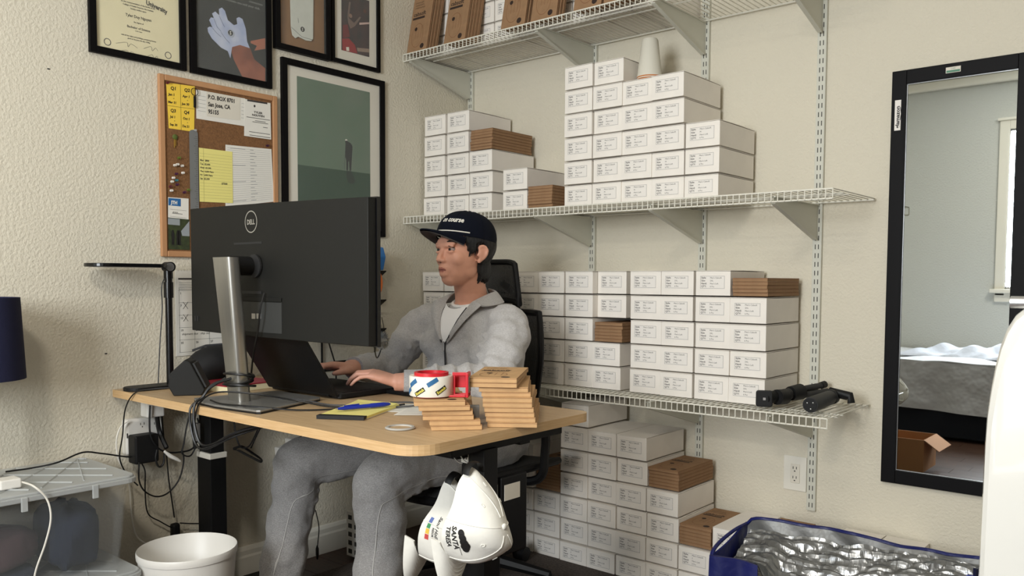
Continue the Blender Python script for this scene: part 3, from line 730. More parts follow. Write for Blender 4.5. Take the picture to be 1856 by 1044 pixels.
# push pins
pins = [((95, 88), 'dark red', (90, 26, 34)), ((133, 521), 'clear', (222, 216, 206)), ((147, 517), 'clear', (222, 216, 206)), ((171, 524), 'clear', (222, 216, 206)), ((175, 561), 'white', (226, 220, 212)), ((141, 566), 'purple', (70, 26, 60)), ((125, 587), 'white', (226, 220, 212)), ((118, 607), 'clear', (216, 212, 206)), ((142, 600), 'teal', (60, 120, 128)), ((145, 622), 'purple', (70, 26, 60)), ((110, 633), 'maroon', (92, 34, 44)), ((115, 654), 'white', (226, 220, 212)), ((183, 663), 'purple', (64, 24, 58)), ((205, 650), 'green', (96, 110, 40)), ((155, 482), 'green', (96, 110, 40)), ((620, 418), 'dark purple', (60, 22, 50)), ((238, 338), 'silver', (170, 170, 170))]
for i, (c, nm, rgb) in enumerate(pins):
    p = C2(.0095)(*c); mm_ = mat('pin_'+nm.replace(' ', '_'), rgb, .3)
    mb = MB(); Tp = Matrix.Translation(p) @ Matrix.Rotation(PI/2, 4, 'Y')
    mb.lathe([(0, 0), (.0045, 0), (.0045, .002), (.0025, .003), (.0025, .008), (.004, .0095), (.004, .011), (0, .0112)], 8, Tp)
    o = mb.build('push_pin', mm_, None, smooth=True, origin=p)
    where = 'on the yellow card' if i == 0 else ('at the right edge of the cork' if c[0] > 600 else ('at the ruler top' if i == 16 else 'left of the ruler'))
    same = [q for q in pins[:i] if q[1] == nm]; seq = ['first ', 'second ', 'third ', 'fourth ', 'fifth '][min(4, len(same))]
    tag(o, f'{seq}{nm} push pin from top, {where}', 'push pin', 'push pins on the cork board')
# cards at lower left of the board
q = [(100, 688), (208, 696), (208, 845), (100, 830)]
o = pinned('logo_card', M['paper'], q, .0098, 'white card with blue logo block at lower left of cork board', 'card')
fn = sheetfn(q, .0107); mb = MB(); rect2(mb, fn, .02, .62, .70, .97); mb.build('blue_block', mat('logo_blue', (34, 100, 160), .6), o, world=True)
mb = MB(); fn = sheetfn(q, .0111); puttext(mb, 'JTH', fn, .17, .15, .76, bold=.05, width=.19); mb.build('logo_letters', M['paper'], o, world=True)
mb = MB(); rect2(mb, fn, .2, .7, .42, .435); rect2(mb, fn, .1, .9, .56, .567); rect2(mb, fn, .1, .9, .30, .307); puttext(mb, 'ZOEA', fn, .07, .22, .44, width=.1); mb.build('card_print', M['ink'], o, world=True)
q = [(100, 795), (212, 806), (214, 966), (102, 962)]
o = pinned('snapshot', mat('snapshot_dark', (40, 46, 34), .5, rgb2=(62, 74, 40), nscale=60), q, .0106, 'small dark snapshot of people outdoors at bottom left of cork board', 'photo')
fn = sheetfn(q, .0116); mb = MB(); rect2(mb, fn, .0, .55, .78, .98); poly2(mb, fn, [(.6, .6), (1, .95), (1, .45), (.65, .45)]); mb.build('printed_sky', mat('snap_sky', (150, 156, 160), .6), o, world=True)
mb = MB(); fn = sheetfn(q, .012)
for u in (.22, .45, .52): poly2(mb, fn, [(u-.06, .15), (u+.06, .15), (u+.07, .5), (u+.03, .62), (u-.03, .62), (u-.07, .5)])
mb.build('printed_people', M['ink2'], o, world=True)

# ------------------------------------------------------------------ wall calendar behind the lamp
p0, p1 = at(318, 490, 0, .006), at(318, 646, 0, .006)
ya, yb, zt_, zb = p0.y, p0.y+.36, p0.z, p1.z
t = thing('wall_calendar', (0, ya, zb), 'white monthly calendar hanging on the left wall behind the monitor', 'calendar')
MB().box(.001, .004, ya, yb, zb, zt_).build('page', M['paper'], t, world=True)
mb = MB(); fn = lambda u, v: (.0045, u, v)
for k in range(7): rect2(mb, fn, ya+.012+.0555*k, ya+.0128+.0555*k, zb+.012, zt_-.06) if k < 7 else None
for k in range(6): rect2(mb, fn, ya+.01, yb-.01, zb+.012+.043*k, zb+.0128+.043*k)
rect2(mb, fn, ya+.01, ya+.07, zt_-.032, zt_-.026)
for k in range(5): rect2(mb, fn, ya+.012, ya+.06, zt_-.042-.006*k, zt_-.0412-.006*k)
d_ = 1
for r in range(5):
    for c in range(6):
        puttext(mb, str(d_), fn, .010, ya+.016+.0555*c, zb+.012+.043*(5-r)-.013, bold=.02); d_ += 1
for (cx_, cz_) in ((.035, .175), (.035, .132)):
    for s in (-1, 1): mb.tube([(.0048, ya+cx_-.009, zb+cz_-s*.012), (.0048, ya+cx_+.009, zb+cz_+s*.012)], .0007, 4)
puttext(mb, 'shipment due   ship out', fn, .011, ya+.02, zb+.072, shear=.2); mb.build('calendar_print', M['ink'], t, world=True)
mb = MB(); k = ya+.01
while k < yb-.005: mb.tube([(.002, k, zt_-.004), (.006, k, zt_+.001), (.002, k, zt_+.006)], .0008, 4); k += .011
o = mb.build('spiral_binding', M['silver'], t, world=True); o['kind'] = 'stuff'

# ------------------------------------------------------------------ standing desk
DZ = .75; DX1, DY0, DY1 = 1.437, -1.688, -1.022
t = thing('standing_desk', (.72, -1.355, 0), 'light oak topped desk on black steel legs against the left wall', 'desk'); desk = t
def dpoly(x0, x1, y0, y1, r):
    return [(x0, y0)] + [(x1-r+r*math.sin(math.radians(a)), y0+r-r*math.cos(math.radians(a))) for a in range(0, 91, 10)] + [(x1-.04+.04*math.cos(math.radians(a)), y1-.04+.04*math.sin(math.radians(a))) for a in range(0, 91, 15)] + [(x0, y1)]
P = dpoly(.006, DX1, DY0, DY1, .075)
mb = MB(); n = len(P); mb.add([(a, b, DZ) for a, b in P]+[(a, b, DZ-.024) for a, b in P], [tuple(range(n)), tuple(range(n, 2*n))]); mb.mi = 1
mb.add([(a, b, DZ) for a, b in P]+[(a, b, DZ-.024) for a, b in P], [(i, (i+1) % n, n+(i+1) % n, n+i) for i in range(n)])
me_o = mb.build('desk_top', [M['oak'], M['oakedge']], t, world=True)
mb = MB(); mb.box(.10, 1.36, -1.48, -1.44, DZ-.07, DZ-.026); mb.box(.10, 1.36, -1.24, -1.20, DZ-.07, DZ-.026); mb.build('crossbar', M['black'], t, world=True)
for x in (.107, 1.362):
    MB().box(x-.03, x+.03, -1.53, -1.10, DZ-.055, DZ-.0245).build('side_bracket', M['black'], t, world=True, bevel=.003)
    lg = MB().box(x-.043, x+.043, -1.43, -1.37, .03, .50).build('leg', M['black'], t, world=True, bevel=.003)
    MB().box(x-.038, x+.038, -1.425, -1.375, .50, DZ-.05).build('inner_column', M['blackp'], lg, world=True, bevel=.002)
    MB().box(x-.037, x+.037, -1.69, -1.10, .004, .034).build('foot', M['black'], t, world=True, bevel=.006)
MB().box(.062, .152, -1.433, -1.367, .497, .517).build('clamp_band', M['mount'], t, world=True, bevel=.003)
MB().lathe([(.026, .001), (.036, .001), (.037, .003), (.034, .0055), (.028, .005), (.026, .001)], 28, Matrix.Translation((1.237, -1.549, DZ))).build('grommet_ring', M['grom'], t, world=True, smooth=True)
MB().lathe([(0, .0006), (.027, .0006), (.027, .0022), (0, .0022)], 28, Matrix.Translation((1.237, -1.549, DZ))).build('grommet_cover', M['oak'], t, world=True)
o = MB().box(1.325, 1.3485, -1.4275, -1.424, .660, .692).build('number_plate', M['paper'], t, world=True, bevel=.001)
mb = MB(); puttext(mb, 'B1', lambda u, v: (u, -1.4279, v), .017, 1.3368, .670, 'c', bold=.03); mb.build('plate_print', M['ink2'], o, world=True)
MB().box(1.385, 1.40, -1.36, -1.26, .42, .62).build('control_box', M['black'], t, world=True, bevel=.004)
o = MB().box(1.4002, 1.4012, -1.35, -1.29, .56, .60).build('warning_sticker', M['mount'], t, world=True)

# ------------------------------------------------------------------ monitor
mt = thing('monitor', (.62, -1.60, DZ), 'large dark grey monitor seen from behind on a silver stand', 'monitor')
MY = -1.52
c4 = [at(342, 377, 1, MY), at(683, 355, 1, MY), at(683, 632, 1, MY), at(342, 598, 1, MY)]
xa, xb = .187, 1.072
zt0, zt1 = 1.337, 1.322; zb0, zb1 = .944, .938
def back(u, v):
    x = xa+(xb-xa)*u; cu = .020*(1-(2*u-1)**2); z = (zb0+(zb1-zb0)*u)*(1-v)+(zt0+(zt1-zt0)*u)*v
    return (x, MY+.012-cu, z)
mb = MB(); mb.grid(back, 24, 6, .0)
mb2 = MB(); N = 24
vs = []; fs = []
for i in range(N+1):
    u = i/N
    for v in (0, 1):
        b = Vector(back(u, v)); vs += [b, b+Vector((0, .026, 0))]
for i in range(N):
    a = 4*i; fs += [(a, a+4, a+5, a+1), (a+2, a+3, a+7, a+6), (a, a+2, a+6, a+4), (a+1, a+5, a+7, a+3)]
fs += [(0, 1, 3, 2), (4*N, 4*N+2, 4*N+3, 4*N+1)]
MB().add(vs, fs).build('back_shell', M['charcoal'], mt, world=True, smooth=True, bevel=.002)
vs = []
for i in range(N+1):
    u = i/N
    for v in (0, 1):
        b = Vector(back(u, v)); dz = .003 if v else -.003; vs += [b+Vector((0, .0265, dz)), b+Vector((0, .038, dz))]
vs = [v+Vector(((-.004 if i < 4 else (.004 if i >= 4*N else 0)), 0, 0)) for i, v in enumerate(vs)]
MB().add(vs, fs).build('bezel', M['blackg'], mt, world=True, smooth=True)
vs = []; fs2 = []
for i in range(N+1):
    for v in (.015, .985): b = Vector(back(i/N, v)); vs.append(b+Vector((0, .0388, 0)))
fs2 = [(2*i, 2*i+1, 2*i+3, 2*i+2) for i in range(N)]
MB().add(vs, fs2).build('screen', emis('screen_glow', (150, 170, 190), .6), mt, world=True)
bk = lambda x: Vector(back((x-xa)/(xb-xa), .5)).y
# badge
bp = at(456, 402, 1, MY-.006)
def mfn(u, v): x = bp.x+u; return (x, bk(x)-.0008, bp.z+v)
mb = MB(); ring2(mb, mfn, 0, 0, .0295, .0325, 40); mb.build('logo_ring', M['silver'], mt, world=True)
mb = MB(); puttext(mb, 'DELL', mfn, .020, 0, -.0075, 'c', bold=.03, width=.0185); mb.build('logo_letters', M['silver'], mt, world=True)
# recesses on the back
def plate(nm, m, px0, py0, px1, py1, d=.0015, pr_=mt):
    a = at(px0, py0, 1, MY-.006); b = at(px1, py1, 1, MY-.006); x0, x1 = a.x, b.x; z1_, z0_ = a.z, b.z; n = 6; vs = []
    for i in range(n+1):
        x = x0+(x1-x0)*i/n
        for z in (z0_, z1_): vs += [(x, bk(x)-d, z), (x, bk(x)+.004, z)]
    f = []
    for i in range(n): k = 4*i; f += [(k, k+4, k+6, k+2), (k+2, k+6, k+7, k+3), (k, k+1, k+5, k+4)]
    f += [(0, 2, 3, 1), (4*n, 4*n+1, 4*n+3, 4*n+2)]
    return MB().add(vs, f).build(nm, m, pr_, world=True)
plate('cable_recess', mat('recess_grey', (52, 53, 52), .6), 433, 546, 512, 605, .0012)
plate('recess_lip', M['charcoal'], 433, 538, 512, 547, .004)
plate('seam_line', M['dkgrey'], 424, 440, 476, 441.5, .0009)
plate('release_button', M['dkgrey'], 440, 527, 476, 533, .003)
for k in (0, 1): plate('hdmi_port', M['silver'], 459+9*k, 568, 466+9*k, 578, .004)
for k in (0, 1): plate('power_button', M['dkgrey'], 345+5*k, 573, 348+5*k, 582, .002)
# neck joint and column
pj = at(440, 482, 1, -1.56)
mb = MB(); mb.tube([(pj.x-.01, -1.60, pj.z), (pj.x+.0, bk(pj.x)+.0, pj.z)], .028, 16); mb.build('tilt_joint', M['blackp'], mt, world=True, smooth=True)
mb = MB(); mb.lathe([(0, 0), (.034, 0), (.034, .006), (0, .006)], 24, Matrix.Translation((pj.x+.02, bk(pj.x)-.004, pj.z)) @ Matrix.Rotation(PI/2, 4, 'X')); mb.build('joint_plate', M['dkgrey'], mt, world=True)
col_p = rrect(.098, .040, .016, 5)
def colm(z0_, z1_, x0_, yb_, yt_, sx0, sx1):
    mb = MB(); vs = []; n = len(col_p); L = 10
    for k in range(L+1):
        f_ = k/L; z = z0_+(z1_-z0_)*f_; yy = yb_+(yt_-yb_)*f_; s = sx0+(sx1-sx0)*f_
        vs += [(x0_+a*s, yy+b, z) for a, b in col_p]
    fs = [(k*n+i, k*n+(i+1) % n, (k+1)*n+(i+1) % n, (k+1)*n+i) for k in range(L) for i in range(n)]+[tuple(range(n)), tuple(range(L*n, (L+1)*n))]
    return mb.add(vs, fs)
colm(DZ+.008, 1.172, .598, -1.590, -1.628, .70, .95).build('stand_column', M['alu'], mt, world=True, smooth=True, bevel=.0)
bpz = [(.452, -1.650), (.50, -1.672), (.62, -1.680), (.792, -1.660), (.80, -1.652), (.72, -1.40), (.71, -1.392), (.50, -1.392), (.49, -1.40)]
MB().prism(bpz, DZ+.0005, DZ+.005).build('stand_foot', M['blackp'], mt, world=True)
MB().prism([(a, b) for a, b in bpz], DZ+.005, DZ+.011).build('stand_base', M['basemetal'], mt, world=True, bevel=.0015)

# cables wound round the column
cx_, cy_ = .600, -1.592
def loopring(zc, tilt, r1, r2, ph=0): return [(cx_+r1*math.cos(a+ph), cy_+r2*math.sin(a+ph), zc+tilt*math.sin(a+ph*.7)) for a in [2*PI*k/14 for k in range(15)]]
for i, (z, ti, r1, r2) in enumerate(((.815, .008, .046, .034), (.824, .012, .049, .036), (.835, -.008, .050, .038), (.806, -.006, .054, .040))):
    o = cable('cable_loop', loopring(z, ti, r1, r2, i*.5), .0032, M['rubber'], f'black cable loop wound around the silver column, {["lowest","second","topmost","widest"][i]} turn', 'cable', group='cable loops on the monitor column')
def desk_cable(px_pts, r, label, m=None, n=7):
    pts = [Vector(p) for p in px_pts]
    return cable('cable', pts, r, m or M['rubber'], label, 'cable', k=n)
ye = DY0-.012
desk_cable([(.62, -1.63, .83), (.565, -1.655, .81), (.545, -1.675, .775), (.545, ye, .755), (.550, ye-.004, .70), (.575, ye, .648), (.625, ye+.01, .652), (.70, -1.67, .69), (.76, -1.60, .715)], .0042, 'thick black cable drooping over the desk edge beside the monitor stand')
desk_cable([(.60, -1.635, .83), (.558, -1.66, .80), (.535, -1.675, .77), (.530, ye-.004, .745), (.534, ye-.006, .69), (.56, ye-.004, .642), (.61, ye, .640), (.69, -1.66, .68), (.75, -1.58, .71)], .0035, 'second thick black cable drooping over the desk edge')
desk_cable([(.545, ye, .72), (.56, -1.69, .765), (.62, -1.67, .795), (.70, -1.60, .79), (.76, -1.50, .765), (.85, -1.46, .754), (.95, -1.40, .754), (1.0, -1.33, .755)], .0026, 'black cable arching over the stand base to the laptop')
desk_cable([(.56, -1.66, .766), (.64, -1.67, .764), (.74, -1.64, .764), (.83, -1.56, .754), (.90, -1.47, .754), (.96, -1.37, .755), (.98, -1.30, .756)], .0024, 'thin black cable lying across the silver stand base')
desk_cable([(.66, -1.50, .763), (.73, -1.47, .763), (.82, -1.44, .754), (.90, -1.38, .754), (.97, -1.36, .754), (1.03, -1.31, .758), (.99, -1.28, .760), (.93, -1.31, .758)], .0024, 'grey cable curling beside the yellow pad', mat('cable_grey', (70, 70, 72), .4))
pa_, pb_ = at(474, 550, 1, -1.545), at(450, 660, 1, -1.50)
desk_cable([(pa_.x, bk(pa_.x)-.008, pa_.z+.03), (pa_.x+.004, -1.553, pa_.z-.02), (pa_.x-.01, -1.55, pa_.z-.07), (pa_.x-.045, -1.545, pa_.z-.15), (pa_.x-.05, -1.55, pa_.z-.22), (.64, -1.57, .83)], .0026, 'black video cable hanging from the monitor back')

# ------------------------------------------------------------------ laptop
lp = thing('laptop', (.55, -1.24, DZ), 'open black laptop seen from behind its lid under the monitor', 'laptop')
lx0, lx1, ly = .385, .742, -1.345
MB().prism(rrect(lx1-lx0, .245, .012, 4, (lx0+lx1)/2, ly+.1225), DZ+.003, DZ+.017).build('base', M['blackp'], lp, world=True, bevel=.002)
MB().box(lx0+.02, lx1-.02, ly+.03, ly+.14, DZ+.0172, DZ+.0182).build('keyboard', M['black'], lp, world=True)
th = math.radians(33); L = .232
def lid(u, v, d=0): return Vector((lx0+(lx1-lx0)*u, ly-.002-math.sin(th)*L*v-d*math.cos(th), DZ+.014+math.cos(th)*L*v-d*math.sin(th)))
vs = [lid(u, v, d) for v in (0, 1) for u in (0, 1) for d in (0, .008)]
MB().add(vs, [(0, 2, 3, 1), (4, 5, 7, 6), (0, 1, 5, 4), (2, 6, 7, 3), (0, 4, 6, 2), (1, 3, 7, 5)]).build('lid', mat('laptop_black', (9, 9, 11), .6, spec=.3), lp, world=True, bevel=.002)
mb = MB(); mb.add([lid(u, v, -.0006) for u, v in ((.03, .06), (.97, .06), (.97, .96), (.03, .96))], [(0, 1, 2, 3)]); mb.build('screen', emis('laptop_screen', (140, 160, 190), .5), lp, world=True)
mb = MB(); puttext(mb, 'V', lambda u, v: lid(.5-u, .52+v, .0083), .07, 0, 0, 'c'); mb.build('lid_logo', M['ink2'], lp, world=True)
MB().tube([lid(.1, 0, .0)-Vector((0, .004, .002)), lid(.9, 0, .0)-Vector((0, .004, .002))], .007, 10).build('hinge', M['black'], lp, world=True, smooth=True)
o = MB().prism(rrect(.20, .07, .012, 4, .80, -1.125), DZ+.0005, DZ+.013).build('wrist_rest', M['black'], None, origin=(.80, -1.125, DZ), bevel=.003); tag(o, 'low black wrist pad on the desk under his left forearm', 'pad')

# ------------------------------------------------------------------ desk lamp
t = thing('desk_lamp', (.085, -1.54, DZ), 'black slim desk lamp with flat ring head at the left wall', 'lamp')
MB().prism(rrect(.085, .20, .040, 8, .085, -1.585), DZ+.0005, DZ+.012).build('base', M['blackp'], t, world=True, bevel=.002)
MB().tube([(.085, -1.533, DZ+.01), (.085, -1.533, 1.085)], .0115, 16).build('pole', M['blackg'], t, world=True, smooth=True)
MB().tube([(.085, -1.533, 1.048), (.085, -1.533, 1.10)], .0155, 16).tube([(.085, -1.533, 1.10), (.085, -1.533, 1.112)], .0125, 16).tube([(.085, -1.533, 1.112), (.085, -1.533, 1.145)], .0145, 16).build('collar', M['blackg'], t, world=True, smooth=True)
mb = MB(); mb.tube([(.070, -1.533, 1.150), (.104, -1.533, 1.150)], .0165, 20); mb.build('joint', M['blackp'], t, world=True, smooth=True)
mb = MB(); mb.tube([(.1042, -1.536, 1.150), (.1056, -1.536, 1.150)], .0135, 20); mb.build('joint_disc', M['silver'], t, world=True)
P = rrect(.115, .250, .056, 10, .085, -1.672)
MB().prism(P, 1.147, 1.1585).build('lamp_head', M['blackg'], t, world=True, bevel=.002)
MB().prism(rrect(.095, .225, .046, 10, .085, -1.672), 1.1462, 1.1472).build('diffuser', M['whitep'], t, world=True)
P3 = [at(300, 500, 0, .055), at(293, 520, 0, .05), at(294, 560, 0, .045), at(290, 620, 0, .04), at(287, 690, 0, .04)]
cable('power_cord', [(.085, -1.545, 1.135)]+P3+[(P3[-1].x, P3[-1].y, .752)], .0019, M['rubber'], parent=t)

# ------------------------------------------------------------------ things at the left end of the desk
t = thing('black_cube_stand', (.33, -1.58, DZ), 'dark grey faceted wedge-shaped speaker near the monitor stand', 'speaker')
Rz = Matrix.Translation((.285, -1.572, DZ)) @ Matrix.Rotation(math.radians(52), 4, 'Z')
poly = [(-.040, 0), (.042, 0), (.052, .018), (.010, .104), (-.006, .112), (-.050, .070), (-.056, .030)]
MB().prism(poly, -.048, .045, 1, Rz).build('speaker_body', M['charcoal'], t, world=True, bevel=.003)
MB().prism([(.050, .022), (.012, .098), (.020, .100), (.056, .026)], -.038, .036, 1, Rz).build('grille', M['dkgrey'], t, world=True, bevel=.001)
P = [Vector((.262, -1.612, DZ+.022)), Vector((.22, -1.66, DZ+.018)), Vector((.17, -1.692, DZ+.004)), Vector((.12, ye, DZ-.05)), at(222, 790, 0, .09), at(217, 830, 0, .07), at(230, 860, 0, .06), at(250, 880, 0, .06)]
cable('cord', P, .0022, M['rubber'], parent=t)
t = thing('black_pouch', (.12, -1.32, DZ), 'soft black pouch standing behind the faceted speaker', 'pouch')
MB().ell((.10, -1.37, DZ+.066), (.075, .105, .066), 20, 12).build('pouch_body', mat('black_nylon', (13, 13, 15), .8), t, world=True, smooth=True)
MB().tube([(.06, -1.44, DZ+.115), (.08, -1.40, DZ+.131), (.10, -1.35, DZ+.134), (.12, -1.30, DZ+.118)], .004, 6).build('zip', M['zipm'], t, world=True)
t = thing('red_book', (.27, -1.40, DZ), 'red covered book lying open behind the monitor column', 'book', rz=.1)
MB().box(-.09, .09, -.10, .10, .0005, .020).build('page_block', M['parch'], t, bevel=.001)
MB().box(-.093, .093, -.102, .102, .0205, .0235).build('front_cover', mat('book_red', (150, 26, 48), .5), t)


# pad and pen
t = thing('legal_pad', (.96, -1.47, DZ), 'yellow legal pad with black binding lying near the front desk edge', 'notepad')
fl_, fr_, br_, bl_ = Vector((.972, -1.598, 0)), Vector((1.083, -1.533, 0)), Vector((.985, -1.325, 0)), Vector((.838, -1.352, 0))
def quadpr(P, z0_, z1_): return MB().prism([(p.x, p.y) for p in P], z0_, z1_)
quadpr([fl_, fr_, br_, bl_], DZ+.0008, DZ+.003).build('backing_board', M['mount'], t, world=True)
quadpr([fl_.lerp(bl_, .03), fr_.lerp(br_, .03), br_, bl_], DZ+.003, DZ+.009).build('sheets', M['ypaper'], t, world=True)
quadpr([fl_.lerp(bl_, -.01), fr_.lerp(br_, -.01), fr_.lerp(br_, .07), fl_.lerp(bl_, .07)], DZ+.001, DZ+.0105).build('binding', M['blackp'], t, world=True)
mb = MB()
cs = lambda u, v: fl_*(1-u)*(1-v)+fr_*u*(1-v)+br_*u*v+bl_*(1-u)*v
top = lambda u, v: (cs(u, v).x, cs(u, v).y, DZ+.0094+.010*max(0, v-.75)**2*16*.25)
vs = []
mb.grid(lambda u, v: top(.0+u*.97, .08+.92*v), 4, 8); mb.build('top_sheet', M['ypaper'], t, world=True)
mb = MB()
for k in range(12):
    v = .15+.065*k; mb.add([Vector(top(a, b))+Vector((0, 0, .0004)) for a, b in ((.05, v), (.93, v), (.93, v+.006), (.05, v+.006))], [(0, 1, 2, 3)])
mb.build('ruled_lines', mat('rule_olive', (176, 168, 104), .8), t, world=True)
pz = DZ+.0185
A, B = at(612, 741, 2, pz), at(708, 732, 2, pz)
t = thing('blue_pen', A, 'blue ballpoint pen lying across the yellow pad', 'pen')
d = (B-A)
MB().tube([A, A+d*.05, A+d*.12, A+d*.6, A+d*.62, A+d*.86, A+d*.96, B], [.003, .0042, .0055, .0058, .0066, .0066, .0045, .0015], 12).build('barrel', M['blue'], t, world=True, smooth=True)
MB().tube([A+d*.12+Vector((0, 0, .006)), A+d*.40+Vector((0, 0, .0075))], .0016, 6).build('clip', M['blue'], t, world=True)
MB().tube([A-d*.03, A], .0025, 8).build('clicker', M['silver'], t, world=True)
for i, q_ in enumerate((((1.02, -1.40), (1.10, -1.36), (1.00, -1.235), (.93, -1.28)), ((1.08, -1.43), (1.145, -1.375), (1.07, -1.27), (1.01, -1.32)))):
    o = MB().prism(list(q_), DZ+.0006+.001*i, DZ+.0012+.001*i).build('receipt', M['paper'], None, origin=(q_[0][0], q_[0][1], DZ)); tag(o, ['white receipt slip under the kraft pile, farther one', 'white receipt slip beside the kraft pile, nearer one'][i], 'paper', 'receipt slips')
    mb = MB(); a, b, c, dd = [Vector((*p, DZ+.0013+.001*i)) for p in q_]
    for k in range(9):
        v = .1+.09*k; mb.add([(a*(1-u)+b*u)*(1-w_)+(dd*(1-u)+c*u)*w_ for u, w_ in ((.1, v), (.8, v), (.8, v+.012), (.1, v+.012))], [(0, 1, 2, 3)])
    mb.build('receipt_print', M['rule'], o, world=True)

# kraft piles on the desk
def desk_pile(fronts, z0_, where, grp):
    for k, (fx, fy, ang) in enumerate(fronts):
        a = math.radians(ang); ex, ey = math.cos(a), math.sin(a); nx, ny = -ey, ex
        x = fx+ex*KW/2+nx*KD/2; y = fy+ey*KW/2+ny*KD/2
        pos = 'top' if k == len(fronts)-1 else ('bottom' if k == 0 else ORD[k]+' from bottom')
        kraft(x, y, z0_+.0121*k, a, 'deskp' if k == len(fronts)-1 else 'desk', f'thin tan kraft box, {pos} of {where}', grp)
desk_pile([(fx+.061*(math.cos(math.radians(an))-math.cos(math.radians(an-13))), fy+.061*(math.sin(math.radians(an))-math.sin(math.radians(an-13))), an-13) for fx, fy, an in [(1.329, -1.530, 62), (1.325, -1.532, 61), (1.309, -1.540, 59), (1.305, -1.540, 57), (1.312, -1.555, 61), (1.304, -1.563, 61)]], DZ+.0006, 'the lower leaning pile on the desk', 'kraft boxes in the lower desk pile')
desk_pile([(1.384, -1.396, 37), (1.378, -1.395, 36), (1.373, -1.393, 36), (1.374, -1.397, 38), (1.369, -1.397, 36), (1.369, -1.397, 37), (1.362, -1.394, 39), (1.356, -1.397, 38), (1.337, -1.417, 34), (1.337, -1.417, 33)], DZ+.0006, 'the taller pile at the desk corner', 'kraft boxes in the taller desk pile')

# tape dispenser on the lower pile
tz = DZ+.0006+6*.0121+.0006
t = thing('tape_dispenser', (1.25, -1.45, tz), 'red hand tape dispenser holding a large roll of packing tape', 'tape dispenser')
tc_ = Vector((1.262, -1.468, tz)); Rt = Matrix.Translation(tc_) @ Matrix.Rotation(math.radians(36), 4, 'Z')
MB().lathe([(.043, .003), (.0535, .003), (.0545, .005), (.0545, .050), (.0535, .052), (.043, .052)], 40, Rt, closed=True).build('tape_roll', M['tape'], t, world=True, smooth=True)
MB().lathe([(.035, .0), (.0425, .0), (.0425, .060), (.035, .060)], 40, Rt, closed=True).build('red_hub', M['red'], t, world=True, smooth=True)
rr = .0549
def rfn(a0): return lambda u, v: Rt @ Vector((rr*math.cos(a0+u/rr), rr*math.sin(a0+u/rr), .028+v))
for i, (a0, v0, kind) in enumerate(((-2.35, .008, 'b'), (-1.35, .012, 'b'), (-1.95, -.012, 's'), (-.95, -.008, 's'), (-2.75, -.014, 'b'))):
    f0 = rfn(math.radians(0)+a0); ca, sa = math.cos(.55), math.sin(.55); fr = lambda u, v, f0=f0, v0=v0: f0(u*ca-v*sa, v0+u*sa+v*ca)
    mb = MB()
    for q in range(6): rect2(mb, fr, -.015+.005*q, -.010+.005*q, -.0055, .0055)
    if kind == 'b': mb.build('blue_printed_tag', M['tblue'], t, world=True)
    else:
        mb.build('dark_printed_tag', M['ink2'], t, world=True)
        rr = .0553; f1 = rfn(a0); fr1 = lambda u, v, f1=f1, v0=v0: f1(u*ca-v*sa, v0+u*sa+v*ca); mb = MB(); puttext(mb, 'Scotch', fr1, .0095, 0, -.0032, 'c', bold=.04); mb.build('tape_brand_print', M['tyel'], t, world=True); rr = .0549
def rp(pts): return [Rt @ Vector(p) for p in pts]
# arm, handle and cutter on the right side
mb = MB(); mb.box(.053, .092, -.005, .0, .0, .006, Rt); mb.box(.053, .092, -.005, .0, .052, .060, Rt); mb.box(.055, .060, -.004, .0, .0, .06, Rt); mb.build('side_frame', M['red'], t, world=True, bevel=.001)
mb = MB(); mb.box(.088, .095, -.024, .024, .0, .060, Rt); mb.build('cutter_frame', M['red'], t, world=True, bevel=.0015)
mb = MB(); mb.box(.0952, .0962, -.020, .020, .012, .050, Rt); mb.build('cutter_guard', mat('clear_guard', (196, 190, 190), .2, alpha=.6), t, world=True)
mb = MB(); mb.box(.045, .088, .020, .024, .001, .006, Rt); mb.box(.045, .088, -.024, -.020, .001, .006, Rt); mb.box(.05, .088, .016, .020, .02, .058, Rt); mb.build('grip', M['red'], t, world=True, bevel=.001)
# grey card wedge between the piles
q_ = [(1.315, -1.385), (1.37, -1.365), (1.36, -1.34), (1.31, -1.36)]
o = quadpr([Vector((a, b, 0)) for a, b in [(1.352, -1.428), (1.372, -1.412), (1.362, -1.402), (1.345, -1.417)]], DZ+.0006, DZ+.055).build('grey_card_sleeve', mat('grey_card', (110, 108, 104), .7), None, origin=(1.36, -1.41, DZ), bevel=.001); tag(o, 'grey folded card wedged upright between the two kraft piles', 'card')

# fuzzy microphone on a thin arm from the monitor
fp = at(693, 618, 1, -1.40)
t = thing('fuzzy_microphone', fp, 'grey furry microphone windscreen at the right edge of the monitor', 'microphone')
mb = MB(); rf = random.Random(5)
for k in range(900):
    a, b = rf.uniform(0, 2*PI), math.acos(rf.uniform(-1, 1)); dv = Vector((math.sin(b)*math.cos(a), math.sin(b)*math.sin(a), math.cos(b))); base_ = Vector((dv.x*.014, dv.y*.014, dv.z*.019)); sd = dv.orthogonal().normalized()*.0007
    tip = base_+dv*rf.uniform(.004, .009)+Vector((rf.uniform(-.003, .003), rf.uniform(-.003, .003), rf.uniform(-.003, .003)))
    mb.add([fp+base_-sd, fp+base_+sd, fp+tip], [(0, 1, 2)])
mb.ell(fp, (.015, .015, .020), 16, 10); o = mb.build('fur_windscreen', M['fur'], t, world=True, normals=False)
cable('boom', [fp-Vector((0, 0, .015)), fp+Vector((.0, -.02, -.045)), (1.064, -1.486, .955)], .0018, M['black'], parent=t)

